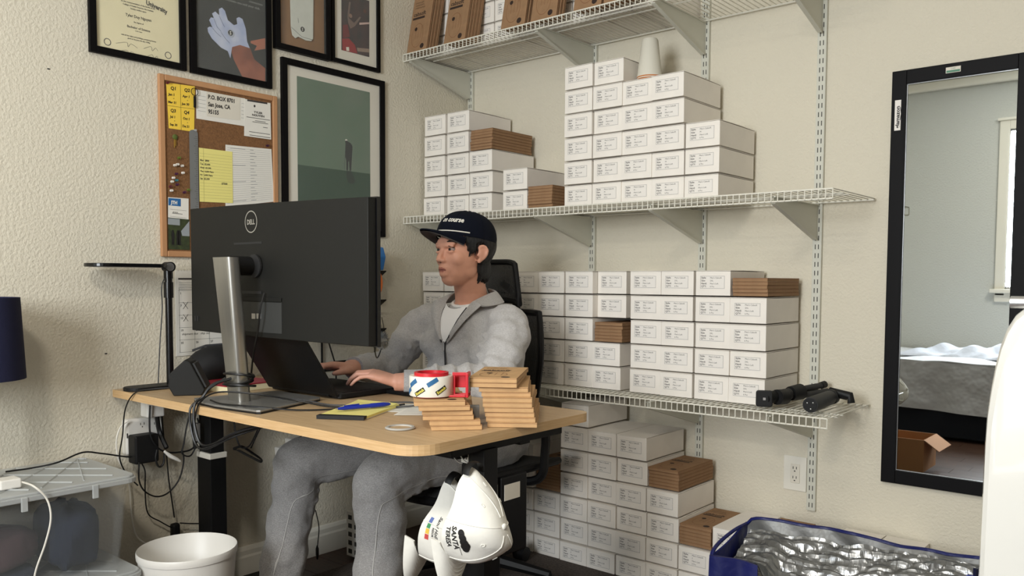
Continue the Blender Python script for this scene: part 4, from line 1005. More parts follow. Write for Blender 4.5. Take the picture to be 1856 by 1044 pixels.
# black wire organiser on the left wall with its contents
t = thing('wall_organizer', (0, -.70, .66), 'black tiered wire organiser on the left wall, right of the monitor', 'rack')
oy1, oy0 = -.585, -.86
for y in (oy0, oy1):
    MB().tube([(.01, y, .63), (.01, y, 1.21)], .004, 8).build('upright', M['black'], t, world=True)
    MB().tube([(.012, y, .94), (.05, y, .87), (.10, y, .77), (.10, y, .68)], .003, 6).build('front_strut', M['black'], t, world=True)
for z in (.74, .86, .98, 1.10):
    mb = MB(); mb.prism([(.012, z), (.085, z+.045), (.085, z+.049), (.012, z+.004)], oy0, oy1, 1); mb.build('shelf_tray', M['black'], t, world=True)
MB().box(.01, .13, oy0, oy1, .655, .665).build('bottom_tray', M['black'], t, world=True)
o = MB().prism([(.03, 1.150), (.10, 1.150), (.115, 1.205), (.10, 1.245), (.03, 1.245)], -.74, -.612, 1).build('blue_case', M['lblue'], None, origin=(.06, -.67, 1.15), bevel=.004); tag(o, 'blue plastic case on top of the black wall organiser', 'case')
mb = MB()
for k in range(3): mb.tube([(.045+.012*k, -.622+.026*math.cos(a), 1.098+.048*math.sin(a)) for a in [2*PI*j/18 for j in range(19)]], .0045, 6, cap=False)
o = mb.build('orange_cable_coil', M['orange'], None, smooth=True, origin=(.05, -.56, 1.05)); tag(o, 'coiled orange cable in the black wall organiser', 'cable')
o = MB().box(.03, .07, -.66, -.605, .905, .955).build('kraft_packet', M['kraft'], None, origin=(.05, -.57, .905), bevel=.002); tag(o, 'small tan packet in the black wall organiser', 'packet')
P = [at(692, 575, 0, .03), at(697, 600, 0, .03), at(705, 640, 0, .05), at(706, 665, 0, .06)]
cable('dangling_cord', P, .0015, M['rubber'], 'thin black cord dangling from the wall organiser', 'cord')
# ------------------------------------------------------------------ floor things, left
def tapered(x0, x1, y0, y1, z0, z1, inset, wall=.003, n=5, r=.03):
    "open topped storage tub with rounded corners"
    cx_, cy_ = (x0+x1)/2, (y0+y1)/2; mb = MB(); rings = []
    for z, ins in ((z0, inset), (z1, 0), (z1, wall), (z0+wall, inset+wall)):
        rings.append([(a, b, z) for a, b in rrect((x1-x0)-2*ins, (y1-y0)-2*ins, r, n, cx_, cy_)])
    m = len(rings[0]); vs = [v for q in rings for v in q]; fs = [(k*m+i, k*m+(i+1) % m, (k+1)*m+(i+1) % m, (k+1)*m+i) for k in range(3) for i in range(m)]
    fs += [tuple(range(m)), tuple(range(3*m, 4*m))]
    return mb.add(vs, fs)
def tub(name, label, y0, y1, z0, z1):
    t = thing(name, (.20, (y0+y1)/2, z0), label, 'storage box', 'clear storage boxes by the left wall')
    tapered(.035, .375, y0+.012, y1-.012, z0, z1-.012, .022).build('tub', M['clear'], t, world=True, smooth=True)
    MB().prism(rrect(.36, y1-y0, .03, 5, .202, (y0+y1)/2), z1-.012, z1-.004).build('lid', M['clearlid'], t, world=True, bevel=.003)
    MB().prism(rrect(.372, (y1-y0)+.012, .034, 5, .202, (y0+y1)/2), z1-.026, z1-.011).build('lid_rim', M['clearlid'], t, world=True, bevel=.003)
    mb = MB(); c = (y0+y1)/2
    for k in range(-4, 5):
        for s in (-1, 1):
            a = Vector((.05, c+k*.11, z1-.0035)); b = Vector((.35, c+k*.11+s*.26, z1-.0035))
            a.y = max(y0+.03, min(y1-.03, a.y)); 
            if b.y > y1-.03 or b.y < y0+.03:
                lim = y1-.03 if b.y > y1-.03 else y0+.03; f_ = (lim-a.y)/(b.y-a.y) if abs(b.y-a.y) > 1e-4 else 0; b = a.lerp(b, max(.05, min(1, f_)))
            mb.tube([a, b], .0028, 4)
    o = mb.build('lid_ribs', M['clearlid'], t, world=True)
    for yy in (y1-.12, y1-.30): MB().box(.383, .391, yy-.008, yy+.008, z1-.05, z1-.012).build('lid_catch', M['clearlid'], t, world=True, bevel=.002)
    return t
YB0, YB1 = -2.42, -1.79
tub('storage_box', 'upper clear plastic storage box with dark clothes by left wall', YB0, YB1, .277, .552)
tub('storage_box', 'lower clear plastic storage box on the floor by left wall', YB0, YB1+.01, .0, .272)
def lump(name, m, c, r, label, seed, cat='clothes'):
    rr = random.Random(seed); ph = [rr.uniform(0, 6) for _ in range(6)]; mb = MB(); nu, nv = 26, 14; vs = []; fs = []
    for j in range(nv+1):
        th = PI*j/nv
        for i in range(nu):
            a = 2*PI*i/nu; d = Vector((math.sin(th)*math.cos(a), math.sin(th)*math.sin(a), math.cos(th)))
            k = 1+.10*math.sin(3*a+ph[0])*math.sin(2*th+ph[1])+.06*math.sin(7*a+ph[2]+3*th)+.04*math.sin(5*th+ph[3]+2*a)
            e = .55; q = [math.copysign(abs(x)**e, x)*k for x in d]
            vs.append((c[0]+q[0]*r[0], c[1]+q[1]*r[1], max(c[2]-r[2], c[2]+q[2]*r[2])))
    for j in range(nv):
        for i in range(nu): fs.append((j*nu+i, j*nu+(i+1) % nu, (j+1)*nu+(i+1) % nu, (j+1)*nu+i))
    o = mb.add(vs, fs).build(name, m, None, smooth=60, origin=(c[0], c[1], c[2]-r[2])); return tag(o, label, cat)
lump('folded_hoodie', M['cloth'], (.225, -1.925, .375), (.105, .062, .088), 'dark navy garment folded tall at the right end of the storage box', 1)
lump('folded_trousers', M['cloth2'], (.21, -2.12, .375), (.10, .10, .05), 'dark brown garment lying on navy clothes in the storage box', 3)
lump('folded_shirt', M['cloth'], (.21, -2.14, .303), (.11, .115, .0225), 'dark navy garment at the bottom of the upper storage box', 2)
lump('folded_jumper', M['cloth'], (.21, -2.31, .345), (.10, .05, .064), 'dark garment at the far left end of the upper storage box', 6)
lump('folded_blanket', M['cloth'], (.21, -2.1, .12), (.11, .22, .115), 'dark cloth filling the lower storage box', 4)
# white charger on the lid with cable
zl_ = .5505
c0 = at(18, 884, 2, zl_)
t = thing('white_charger', c0, 'white wall charger lying on the storage box lid', 'charger')
MB().box(c0.x-.028, c0.x+.022, c0.y-.03, c0.y+.022, zl_, zl_+.026).build('charger_body', M['whitep'], t, world=True, bevel=.004)
P = [Vector((c0.x+.015, c0.y+.024, zl_+.014)), at(62, 882, 2, zl_+.014), at(85, 905, 0, .402), at(92, 940, 0, .412), at(82, 985, 0, .410), at(66, 1030, 0, .404), at(60, 1060, 0, .400)]
cable('charger_cable', P, .0026, M['whitecable'], parent=t)
P = [at(10, 855, 2, zl_+.006), at(60, 848, 2, zl_+.006), at(105, 838, 0, .14), at(150, 820, 0, .10), at(185, 822, 0, .07), at(240, 828, 0, .06), at(258, 815, 0, .058)]
cable('adapter_cable', P, .0026, M['rubber'], 'black cable running from the wall adapter over the storage box lid')
# navy lamp
lx, ly_ = .195, -2.132
t = thing('navy_table_lamp', (lx, ly_, zl_), 'navy drum shade table lamp at the left edge, on the storage box', 'lamp')
MB().lathe([(0, 0), (.060, 0), (.060, .008), (.052, .016), (.012, .02), (.010, .22), (0, .22)], 28, Matrix.Translation((lx-.02, ly_-.005, zl_+.0005))).build('lamp_base', M['grom'], t, world=True, smooth=True)
Ts = Matrix.Translation((lx-.02, ly_-.005, 0))
MB().lathe([(.128, .835), (.118, 1.058), (.1165, 1.058), (.1265, .835)], 48, Ts, closed=True).build('shade', M['shade'], t, world=True, smooth=True)
MB().lathe([(.1262, .838), (.1162, 1.054), (.1155, 1.054), (.1255, .838)], 48, Ts, closed=True).build('shade_lining', M['shadein'], t, world=True, smooth=True)
MB().box(lx-.135, lx+.095, ly_-.007, ly_-.003, 1.03, 1.034).tube([(lx-.02, ly_-.005, .77), (lx-.02, ly_-.005, 1.034)], .004, 8).build('shade_carrier', M['silver'], t, world=True)
mb = MB(); a0 = -.05
def shf(u, v): a = a0+u/.128; return (lx-.02+.1286*math.cos(a), ly_-.005+.1286*math.sin(a), v)
mb.tube([shf(.0+.02, .850), shf(.02, .868)], .0007, 4).tube([shf(.02+.004*math.cos(k*.9), .870+.004*math.sin(k*.9)) for k in range(5)], .0007, 4)
mb.build('shade_emblem', M['silver'], t, world=True)

# white waste bin
t = thing('waste_bin', (.37, -1.64, 0), 'round white plastic waste bin in front of the desk leg', 'bin')
Tb = Matrix.Translation((.365, -1.632, 0))
MB().lathe([(0, .004), (.106, .0), (.112, .004), (.128, .12), (.1285, .125), (.1415, .270), (.1450, .272), (.1458, .278), (.1458, .290), (.1440, .2935), (.1415, .291), (.125, .12), (.108, .010), (0, .010)], 56, Tb).build('bin_body', M['whitep'], t, world=True, smooth=True)
MB().lathe([(.1295, .120), (.131, .122), (.1295, .125)], 56, Tb).build('bin_rib', M['whitep'], t, world=True, smooth=True)

# surge protector, plugs and adapters on the left wall
t = thing('surge_protector', (.0, -1.58, .60), 'white multi socket surge protector plugged in below the desk corner', 'power strip')
a, b = at(226, 758, 0, .03), at(298, 836, 0, .03)
MB().box(.001, .034, a.y, b.y, .530, .650).build('protector_body', M['whitep'], t, world=True, bevel=.010, seg=3)
mb = MB()
for (px_, py_) in ((258, 768), (283, 767)):
    p = at(px_, py_, 0, .0345)
    for s in (-1, 1): mb.box(.034, .0346, p.y+s*.006-.001, p.y+s*.006+.001, p.z-.004, p.z+.004)
    mb.box(.034, .0346, p.y-.0016, p.y+.0016, p.z-.012, p.z-.008)
p = at(231, 790, 0, .035); mb.box(.034, .0346, p.y-.002, p.y+.002, p.z-.008, p.z+.008)
mb.build('socket_slots', M['slot'], t, world=True)
o = MB().box(.034, .085, -1.612, -1.553, .655, .722).build('white_power_adapter', M['whitep'], None, origin=(.05, -1.58, .655), bevel=.005); tag(o, 'white block adapter plugged in above the surge protector', 'adapter')
a, b = at(243, 792, 0, .09), at(292, 838, 0, .09)
o = MB().box(.0355, .088, a.y+.004, b.y-.004, b.z+.004, a.z).build('black_power_adapter', M['blackp'], None, origin=(.06, (a.y+b.y)/2, b.z), bevel=.006); tag(o, 'black block adapter plugged into the surge protector', 'adapter')
a = at(233, 757, 0, .05)
o = cable('white_usb_cable', [at(232, 763, 0, .045), at(218, 775, 0, .05), at(211, 800, 0, .05), at(214, 830, 0, .05), at(222, 848, 0, .05), at(234, 880, 0, .03), at(238, 930, 0, .03), at(246, 968, 0, .03), at(262, 984, 0, .05), at(280, 990, 0, .06)], .0026, M['whitecable'], 'white cable looping from the surge protector down behind the bin')
def wcab(pp, r, label, X=.05, m=None):
    pts = [at(p[0], p[1], 0, X if len(p) < 3 else p[2]) for p in pp]
    return cable('wall_cable', pts, r, m or M['rubber'], label, 'cable')
wcab([(272, 735), (271, 765), (273, 790), (283, 808), (297, 818, .09), (320, 820), (350, 812), (362, 780), (358, 758)], .003, 'black cable from behind the desk to the cable sleeve knot', .095)
wcab([(283, 733), (285, 760), (290, 785), (302, 812, .10)], .0075, 'thick black cable sleeve hanging behind the left desk end', .06)
wcab([(292, 730), (294, 765), (297, 800)], .003, 'thin black cable beside the thick cable sleeve', .04)
wcab([(252, 838), (252, 870), (262, 890), (283, 900), (305, 893), (325, 868), (333, 835), (330, 815)], .0026, 'black cable making a round loop below the adapters', .10)
wcab([(256, 838), (263, 855), (263, 890), (268, 930), (290, 945), (312, 956), (316, 948)], .0022, 'thin black cable trailing down to the inline power brick', .035)
wcab([(302, 825), (306, 870), (312, 910), (316, 938)], .0024, 'straight black cable dropping to the inline power brick', .035)
wcab([(345, 745), (338, 775), (333, 805), (330, 822), (345, 826), (358, 805)], .0026, 'black cable hanging beside the left desk leg', .10)
wcab([(326, 948), (345, 949), (361, 949)], .0022, 'thin black cable from the power brick to the desk leg', .035)
wcab([(298, 822), (296, 840), (288, 846), (282, 832), (284, 815)], .0032, 'short thick black cable loop in front of the black adapter', .105)
p = at(318, 960, 0, .035); o = MB().box(.02, .045, p.y-.014, p.y+.014, p.z-.05, p.z+.022).build('inline_power_brick', M['blackp'], None, origin=(.03, p.y, p.z-.05), bevel=.007); tag(o, 'black inline power brick hanging low on the left wall', 'power brick')
o = MB().tube([at(298, 818, 0, .11), at(308, 826, 0, .11), at(320, 832, 0, .11), at(327, 836, 0, .11)], [.004, .007, .006, .003], 8).build('white_connector_bundle', M['whitep'], None, smooth=True, origin=at(310, 828, 0, .11)); tag(o, 'white cable connectors bundled in the knot of black cables', 'connector')
a = at(361, 770, 1, -1.44)
t = thing('cable_clip', (.075, -1.455, .62), 'silver cable clip on the black cable at the left desk leg', 'clip')
p = at(359, 782, 1, -1.45)
MB().box(p.x-.012, p.x+.010, -1.462, -1.446, p.z-.032, p.z+.03).build('clip_body', M['silver'], t, world=True, bevel=.003)
MB().tube([(p.x-.010, -1.456, p.z-.06), (p.x-.018, -1.458, p.z), (p.x-.012, -1.456, p.z+.06)], .006, 8).build('clipped_sleeve', M['rubber'], t, world=True, smooth=True)
# right of the left leg: hanging thin cables
def ycab(pp, r, label, Y): return cable('desk_cable', [at(p[0], p[1], 1, Y) for p in pp], r, M['rubber'], label, 'cable')
ycab([(424, 765), (428, 790), (433, 805), (440, 812), (452, 808), (462, 790), (470, 772)], .0026, 'thin black cable sagging under the desk, right of the left leg', -1.42)
ycab([(474, 772), (465, 790), (455, 812)], .0022, 'second thin black cable under the desk, right of the left leg', -1.40)
mb = MB()
for k in range(4):
    pts = [at(x, y, 1, -1.40-.004*k) for x, y in ((423, 812+k), (438, 808+k), (455, 818+k), (474, 832+k*.6), (472, 838-k), (455, 830-k), (436, 820-k), (423, 812+k))]; mb.tube(spline(pts, 5), .0018, 5)
o = mb.build('cable_hank', M['rubber'], None, smooth=True, origin=at(450, 822, 1, -1.40)); tag(o, 'small hank of thin black cable under the desk', 'cable')
# white power strip on the wall behind the legs
p = at(545, 803, 0, .02)
t = thing('wall_power_strip', (0, p.y, p.z), 'white power strip low on the left wall behind his knees', 'power strip')
a, b = at(505, 822, 0, .03), at(600, 790, 0, .03)
sl = Matrix.Translation((0, a.y, a.z)) @ Matrix.Rotation(.10, 4, 'X')
MB().box(.002, .035, 0, b.y-a.y, -.018, .022, sl).build('strip_body', M['whitep'], t, world=True, bevel=.004)
MB().box(.002, .045, .05, .12, .0, .045, sl).build('plug_block', M['whitep'], t, world=True, bevel=.004)
MB().box(.035, .06, .07, .10, .015, .045, sl).box(.035, .06, .135, .165, .01, .05, sl).box(.035, .055, .012, .04, -.01, .012, sl).build('black_plug', M['blackp'], t, world=True, bevel=.004)
cable('plug_cord', [at(502, 823, 0, .06), at(508, 815, 0, .07), at(520, 818, 0, .05)], .0025, M['rubber'], parent=t)
cable('plug_cord', [at(545, 806, 0, .06), at(546, 790, 0, .065), at(553, 784, 0, .065), at(560, 792, 0, .06)], .0028, M['rubber'], parent=t)
cable('plug_cord', [at(566, 786, 0, .06), at(572, 790, 0, .065), at(573, 804, 0, .06)], .0028, M['rubber'], parent=t)
o = cable('floor_cord', [at(572, 925, 0, .12), at(578, 955, 0, .12), at(576, 985, 0, .12), at(574, 1008, 0, .14)], .002, M['rubber'], 'thin dark cord hanging between his legs to a grey lead', 'cord')
p = at(575, 1000, 0, .12); o = MB().tube([p+Vector((0, 0, .025)), p+Vector((0, 0, .012)), p-Vector((0, 0, .012)), p-Vector((0, 0, .03))], [.002, .006, .006, .003], 8).build('inline_plug', M['blackp'], None, smooth=True, origin=p); tag(o, 'small black inline plug near the rug', 'plug')
# rug
mb = MB(); mb.prism(rrect(1.08, .95, .03, 4, .745, -.72), .0005, .010); o = mb.build('rug', M['rug'], None, origin=(.78, -.82, 0), bevel=.003); tag(o, 'brown flecked rug under the office chair', 'rug')
# slotted white basket behind the near leg
p = at(632, 1007, 2, 0.0)
t = thing('slotted_basket', (p.x+.02, p.y, .012), 'white slotted plastic basket standing behind his left shin', 'basket')
bx0, bz = p.x+.012, .0105
MB().box(bx0, bx0+.16, p.y-.02, p.y+.12, bz, .19).build('basket_body', M['whitep'], t, world=True, bevel=.002)
mb = MB()
for k in range(5):
    for j in range(4): mb.box(bx0+.012+.038*j, bx0+.034+.038*j, p.y-.0206, p.y-.0196, bz+.012+.034*k, bz+.030+.034*k)
    for j in range(3): mb.box(bx0-.0006, bx0+.0004, p.y-.006+.04*j, p.y+.018+.04*j, bz+.012+.034*k, bz+.030+.034*k)
o = mb.build('basket_slots', M['slot'], t, world=True); o['kind'] = 'stuff'

# ------------------------------------------------------------------ lower shelf tripods
def cyl(a, b, r, n=14): return MB().tube([a, b], r, n)
zs = .705
t = thing('mini_tripod', (1.62, -.24, zs), 'folded black mini tripod with square phone head on the lower shelf', 'tripod')
A = Vector((1.640, -.350, zs+.030)); 
Rq = Matrix.Translation(A) @ Matrix.Rotation(math.radians(25), 4, 'Z')
MB().prism(rrect(.052, .052, .008, 3), -.010, .010, 1, Rq).build('phone_head', M['blackp'], t, world=True, bevel=.003)
MB().box(-.004, .004, -.0112, -.010, -.004, .004, Rq).build('screw', M['silver'], t, world=True)
B_ = Vector((1.722, -.070, zs+.045)); dvec = (B_-A)
MB().tube([A, A+dvec*.18], .020, 16).tube([A+dvec*.15+Vector((.012, 0, 0)), A+dvec*.30+Vector((.01, 0, -.004))], .025, 16).build('ball_head', M['blackp'], t, world=True, smooth=True)
MB().tube([A+dvec*.33, A+dvec*.42], .020, 12).box(1.650, 1.683, -.262, -.236, zs+.012, zs+.050).build('clamp_knob', M['dkgrey'], t, world=True, bevel=.003)
MB().tube([A+dvec*.44, A+dvec*.62], [.024, .027], 16).build('collar', M['blackp'], t, world=True, smooth=True)
for dx, dz in ((0, .008), (.020, -.010), (-.020, -.010)):
    MB().tube([A+dvec*.60+Vector((dx*.6, 0, dz)), A+dvec*1.0+Vector((dx, 0, dz))], .0105, 10).build('tripod_leg', M['dkgrey'], t, world=True, smooth=True)
MB().tube([A+dvec*.99+Vector((0, 0, .008)), A+dvec*1.06+Vector((0, 0, .010))], .0125, 10).build('leg_foot', M['blackp'], t, world=True, smooth=True)
t = thing('phone_gimbal', (1.76, -.2, zs), 'black cylindrical phone gimbal lying on lower shelf, right of the mini tripod', 'gimbal')
A = Vector((1.793, -.362, zs+.0255)); B_ = Vector((1.790, -.175, zs+.030)); dvec = B_-A
MB().tube([A, A+dvec*.04, A+dvec*.92, B_], [.0235, .0245, .0235, .0215], 24).build('handle', M['dkgrey'], t, world=True, smooth=True)
MB().tube([A-Vector((0, .0014, 0)), A+Vector((0, .001, 0))], .0215, 24).build('end_cap', M['blackp'], t, world=True)
for dx, dz in ((-.009, .006), (.009, .008), (.002, -.012)): MB().ell(A+Vector((dx, -.0018, dz)), (.0024, .001, .0024), 8, 5).build('end_screw', M['silver'], t, world=True, smooth=True)
MB().tube([B_-dvec*.02, B_+dvec*.1], .0245, 24).tube([B_+dvec*.12+Vector((0, 0, .012)), B_+dvec*.16+Vector((.045, 0, .004))], .014, 10).build('yoke', M['blackp'], t, world=True, smooth=True)
MB().tube([B_+dvec*.12+Vector((-.012, 0, .020)), B_+dvec*.12+Vector((.055, .0, .006)), B_+dvec*.1+Vector((.060, .0, -.016))], [.010, .014, .012], 10).build('phone_clamp', M['blackp'], t, world=True, smooth=True)

# ------------------------------------------------------------------ insulated bag
bgx0, bgx1, by0, by1 = 1.60, 2.27, -.60, -.36
t = thing('insulated_bag', (1.93, -.5, 0), 'open blue insulated bag with crumpled silver lining on the floor', 'bag')
ru = random.Random(11)
def bz(u):  # rim heights, front edge
    return .292-.012*u+.008*math.sin(6*u+1)
tl = [at(1303, 1000, 1, by0), at(1430, 1003, 1, by0), at(1600, 1040, 1, by0), at(1740, 1020, 1, by0)]
def yf_(u): return -.615+.20*u
def yb_(u): return -.372+.105*u
def ftop(u):
    k = [(0, .285), (.16, .280), (.22, .215), (.5, .20), (.62, .265), (.85, .305), (1, .315)]
    for (a, b), (c, d) in zip(k, k[1:]):
        if a <= u <= c: return b+(d-b)*(u-a)/(c-a)
    return .3
def frontw(u, v):
    x = bgx0+(bgx1-bgx0)*u; return (x, yf_(u)-.006*math.sin(9*u)*v, .01+(ftop(u)-.01)*v)
MB().grid(frontw, 40, 8, .006).build('front_panel', M['bagblue'], t, world=True, smooth=True)
def leftw(u, v): return (bgx0+.004*math.sin(5*u), yf_(0)+(yb_(0)-yf_(0))*u, .01+(.285+.045*u-.01)*v)
MB().grid(leftw, 8, 6, .006).build('left_panel', M['bagblue'], t, world=True, smooth=True)
def rightw(u, v): return (bgx1+.03*math.sin(PI*v), yf_(1)+(yb_(1)-yf_(1))*u, .01+(.335-.01)*v)
MB().grid(rightw, 8, 6, .006).build('right_panel', M['bagblue'], t, world=True, smooth=True)
top_pts = [(1303, 1000), (1306, 978), (1330, 962), (1352, 938), (1400, 945), (1470, 962), (1550, 972), (1590, 985), (1632, 998)]
def rimx(u): return bgx0+.03+(bgx1-bgx0-.06)*u
def lining_top(u):  # height of the raised back flap over the bag width
    k = [(0, .322), (.03, .345), (.07, .350), (.13, .350), (.30, .345), (.48, .345), (.56, .338), (.68, .328), (.85, .325), (1, .330)]
    for (a, b), (c, d) in zip(k, k[1:]):
        if a <= u <= c: return b+(d-b)*(u-a)/(c-a)
    return .3
def flap(u, v):
    x = bgx0+(bgx1-bgx0)*u; zt_ = lining_top(u); y = yb_(u)-.02*(1-v); w_ = .006*math.sin(14*u+3*v)+.004*math.sin(31*u+9*v)
    return (x, y+w_, .20+(zt_-.20)*v)
MB().grid(flap, 50, 10, .004).build('back_flap_lining', mat('silver_grey_film', (128, 128, 126), .5, metal=.5, noise=.08, nscale=16, bump=.006, bscale=16), t, world=True, smooth=True)
INN = [(ru.uniform(2, 26), ru.uniform(-16, 16), ru.uniform(0, 6)) for _ in range(14)]
def inner(u, v):
    x = bgx0+.02+(bgx1-bgx0-.03)*u; y = yf_(u)+.012+(yb_(u)-.03-yf_(u))*v
    z = (ftop(u)-.02)*(1-v)+.305*v-.05*math.sin(PI*v)*(1-.7*v)+(.012 if (v*9) % 1 < .5 else 0)*.25
    for k in range(14):
        ax, ay, ph = INN[k]; q = math.sin(ax*u+ay*v+ph+1.3*math.sin(5*u+ph)); z += .0036*(abs(q)**.6-.6)*(1.4 if k < 5 else .8)
    if u < .05: z += .0
    return (x, y+.006*math.sin(23*u), z)
MB().grid(inner, 130, 30, .003).build('foil_lining', M['foil'], t, world=True, smooth=False)
def seamr(v): return [Vector(flap(u, v))+Vector((0, -.002, .001)) for u in [k/40 for k in range(41)]]
MB().tube(seamr(1), .0055, 6).build('blue_piping', M['bagblue'], t, world=True, smooth=True)
P = [Vector((bgx0, yb_(0), .325)), Vector((bgx0-.006, -.45, .320)), Vector((bgx0-.008, -.55, .304)), Vector((bgx0, yf_(0), .287)), Vector((bgx0-.002, yf_(0)-.004, .24)), Vector((bgx0-.002, yf_(0)-.006, .17))]
MB().tube(spline(P, 5), .006, 6).build('blue_piping', M['bagblue'], t, world=True, smooth=True)
def fold(u, v):
    x = bgx0+.002+.135*u; return (x, yf_(.2*u)-.016-.004*math.sin(8*u), .02+(.288-.012*(u**3)-.02)*v)
MB().grid(fold, 10, 8, .008).build('front_flap', M['bagblue'], t, world=True, smooth=True)
def corner_s(u, v): return (bgx1-.004+.045*math.sin(PI*u*.5), yf_(1)-.01+.12*u, .02+(.345-.05*u*u-.02)*v)
MB().grid(corner_s, 8, 8, .01).build('corner_gusset', mat('dark_blue_nylon', (14, 18, 50), .6), t, world=True, smooth=True)
mb = MB()
for k in range(5): mb.box(bgx1-.018+.006*(k % 2), bgx1+.004, yf_(1)-.022, yf_(1)-.008, .315-.03*k, .325-.03*k)
mb.build('zip_tooth', M['blue'], t, world=True, bevel=.002)

# ------------------------------------------------------------------ foreground glossy shell
A = at(1790, 760, 1, -1.55)
t = thing('white_shell', (2.75, -1.55, 0), 'tall glossy white rounded panel at the right edge with a silver rod', 'panel')
prof = []
edge_px = [(1775, 1044), (1779, 960), (1783, 880), (1787, 800), (1791, 745), (1798, 700), (1806, 660), (1816, 622), (1828, 592), (1842, 571), (1856, 560)]
E_ = [(at(x, y, 1, -1.55).x, at(x, y, 1, -1.55).z) for x, y in edge_px]
low = [(E_[0][0]-.004, .45), (E_[0][0], .02)]
outl = list(reversed(low))+E_
xm = outl[-1][0]+.22; ztop = outl[-1][1]+.018
outl += [(outl[-1][0]+.035, outl[-1][1]+.012), (xm, ztop)]
full = outl+[(2*xm-x, z) for x, z in reversed(outl[:-1])]
n = len(full); mb = MB(); vs = []
cxs = xm; czs = .55
L = [(1.0, 0.0), (.996, -.012), (.985, -.022), (.96, -.028)]
for k, (sc, dy) in enumerate(L):
    for x, z in full: vs.append((cxs+(x-cxs)*sc, -1.55+dy, czs+(z-czs)*sc))
bk0 = len(vs)
for x, z in full: vs.append((x, -1.51, z))
fs = [(k*n+i, k*n+(i+1) % n, (k+1)*n+(i+1) % n, (k+1)*n+i) for k in range(len(L)-1) for i in range(n)]
fs += [(i, (i+1) % n, bk0+(i+1) % n, bk0+i) for i in range(n)]
fs += [tuple(range(3*n, 4*n)), tuple(range(bk0, bk0+n))]
mb.add(vs, fs).build('shell', M['gloss'], t, world=True, smooth=30)
p = at(1850, 548, 1, -1.56)
MB().tube([(p.x-.012, -1.56, p.z), (p.x+.32, -1.56, p.z)], .0085, 14).build('silver_rod', M['silver'], t, world=True, smooth=True)
MB().box(p.x+.05, p.x+.07, -1.57, -1.52, ztop-.05, p.z).box(p.x+.25, p.x+.27, -1.57, -1.52, ztop-.05, p.z).build('rod_bracket', M['silver'], t, world=True)

# ------------------------------------------------------------------ bed and box seen in the mirror
t = thing('bed', (1.8, -4.02, 0), 'bed with rumpled white sheets under the window, seen in the mirror', 'bed')
MB().box(.35, 2.45, -4.56, -3.52, .02, .26).build('bed_base', M['bedbase'], t, world=True, bevel=.01)
def shtop(u, v):
    x = .32+2.16*u; y = -4.57+1.075*v; z = .545+.012*math.sin(9*u+5*v)+.010*math.sin(17*u-8*v)+.006*math.sin(31*u+13*v)
    return (x, y, z)
MB().grid(shtop, 60, 30, .01).build('sheet_top', M['sheet'], t, world=True, smooth=True)
def shfr(u, v): 
    x = .32+2.16*u; return (x, -3.495+.012*math.sin(26*u)*(1-v)+.006*math.sin(50*u+2)*(1-v), .205+.012*math.sin(7*u)+(.345)*v)
MB().grid(shfr, 80, 8, .006).build('sheet_side', M['sheet'], t, world=True, smooth=True)
MB().box(.36, 2.44, -4.55, -3.51, .262, .53).build('mattress', M['sheet'], t, world=True, bevel=.03)
def lumpx(u, v):
    x = .9+1.1*u; y = -4.25+.5*v; s = math.sin(PI*u)**.5*math.sin(PI*v)**.5
    return (x, y, .565+s*(.05+.025*math.sin(19*u+7*v)+.02*math.sin(11*v-15*u)+.012*math.sin(40*u+20*v)))
o = MB().grid(lumpx, 60, 36, .004).build('rumpled_blanket', mat('blanket_grey', (190, 194, 204), .9, bump=.01, bscale=12), None, smooth=True, origin=(1.4, -4, .56)); tag(o, 'rumpled grey blanket lying on the bed in the mirror', 'blanket')
o = lump('dark_throw', mat('dark_throw', (34, 36, 44), .9), (1.9, -4.0, .585), (.16, .10, .03), 'dark patterned cloth at the right of the bed in the mirror', 9, 'cloth')
t = thing('open_carton', (1.36, -2.42, 0), 'open brown cardboard box on the floor reflected low in the mirror', 'box')
bx = (1.20, 1.47, -2.62, -2.34)
for nm, a in (('side', (bx[0], bx[0]+.004, bx[2], bx[3], .004, .19)), ('side', (bx[1]-.004, bx[1], bx[2], bx[3], .004, .19)), ('end', (bx[0]+.004, bx[1]-.004, bx[2], bx[2]+.004, .004, .19)), ('end', (bx[0]+.004, bx[1]-.004, bx[3]-.004, bx[3], .004, .19)), ('bottom', (bx[0], bx[1], bx[2], bx[3], 0, .004))):
    MB().box(*a).build(nm, M['wood2'], t, world=True)
Fp = Matrix.Translation((bx[1], 0, .19)) @ Matrix.Rotation(math.radians(35), 4, 'Y')
MB().box(0, .10, bx[2], bx[3], -.002, .002, Fp).build('flap', M['wood2'], t, world=True)
# ------------------------------------------------------------------ office chair
ch = thing('office_chair', (.70, -.72, .012), 'black mesh office chair with headrest, the man sitting in it', 'chair')
def bar(nm, pts, r, m=M['black'], n=10, **k): return MB().tube(spline(pts, 6), r, n).build(nm, m, ch, world=True, smooth=True, **k)
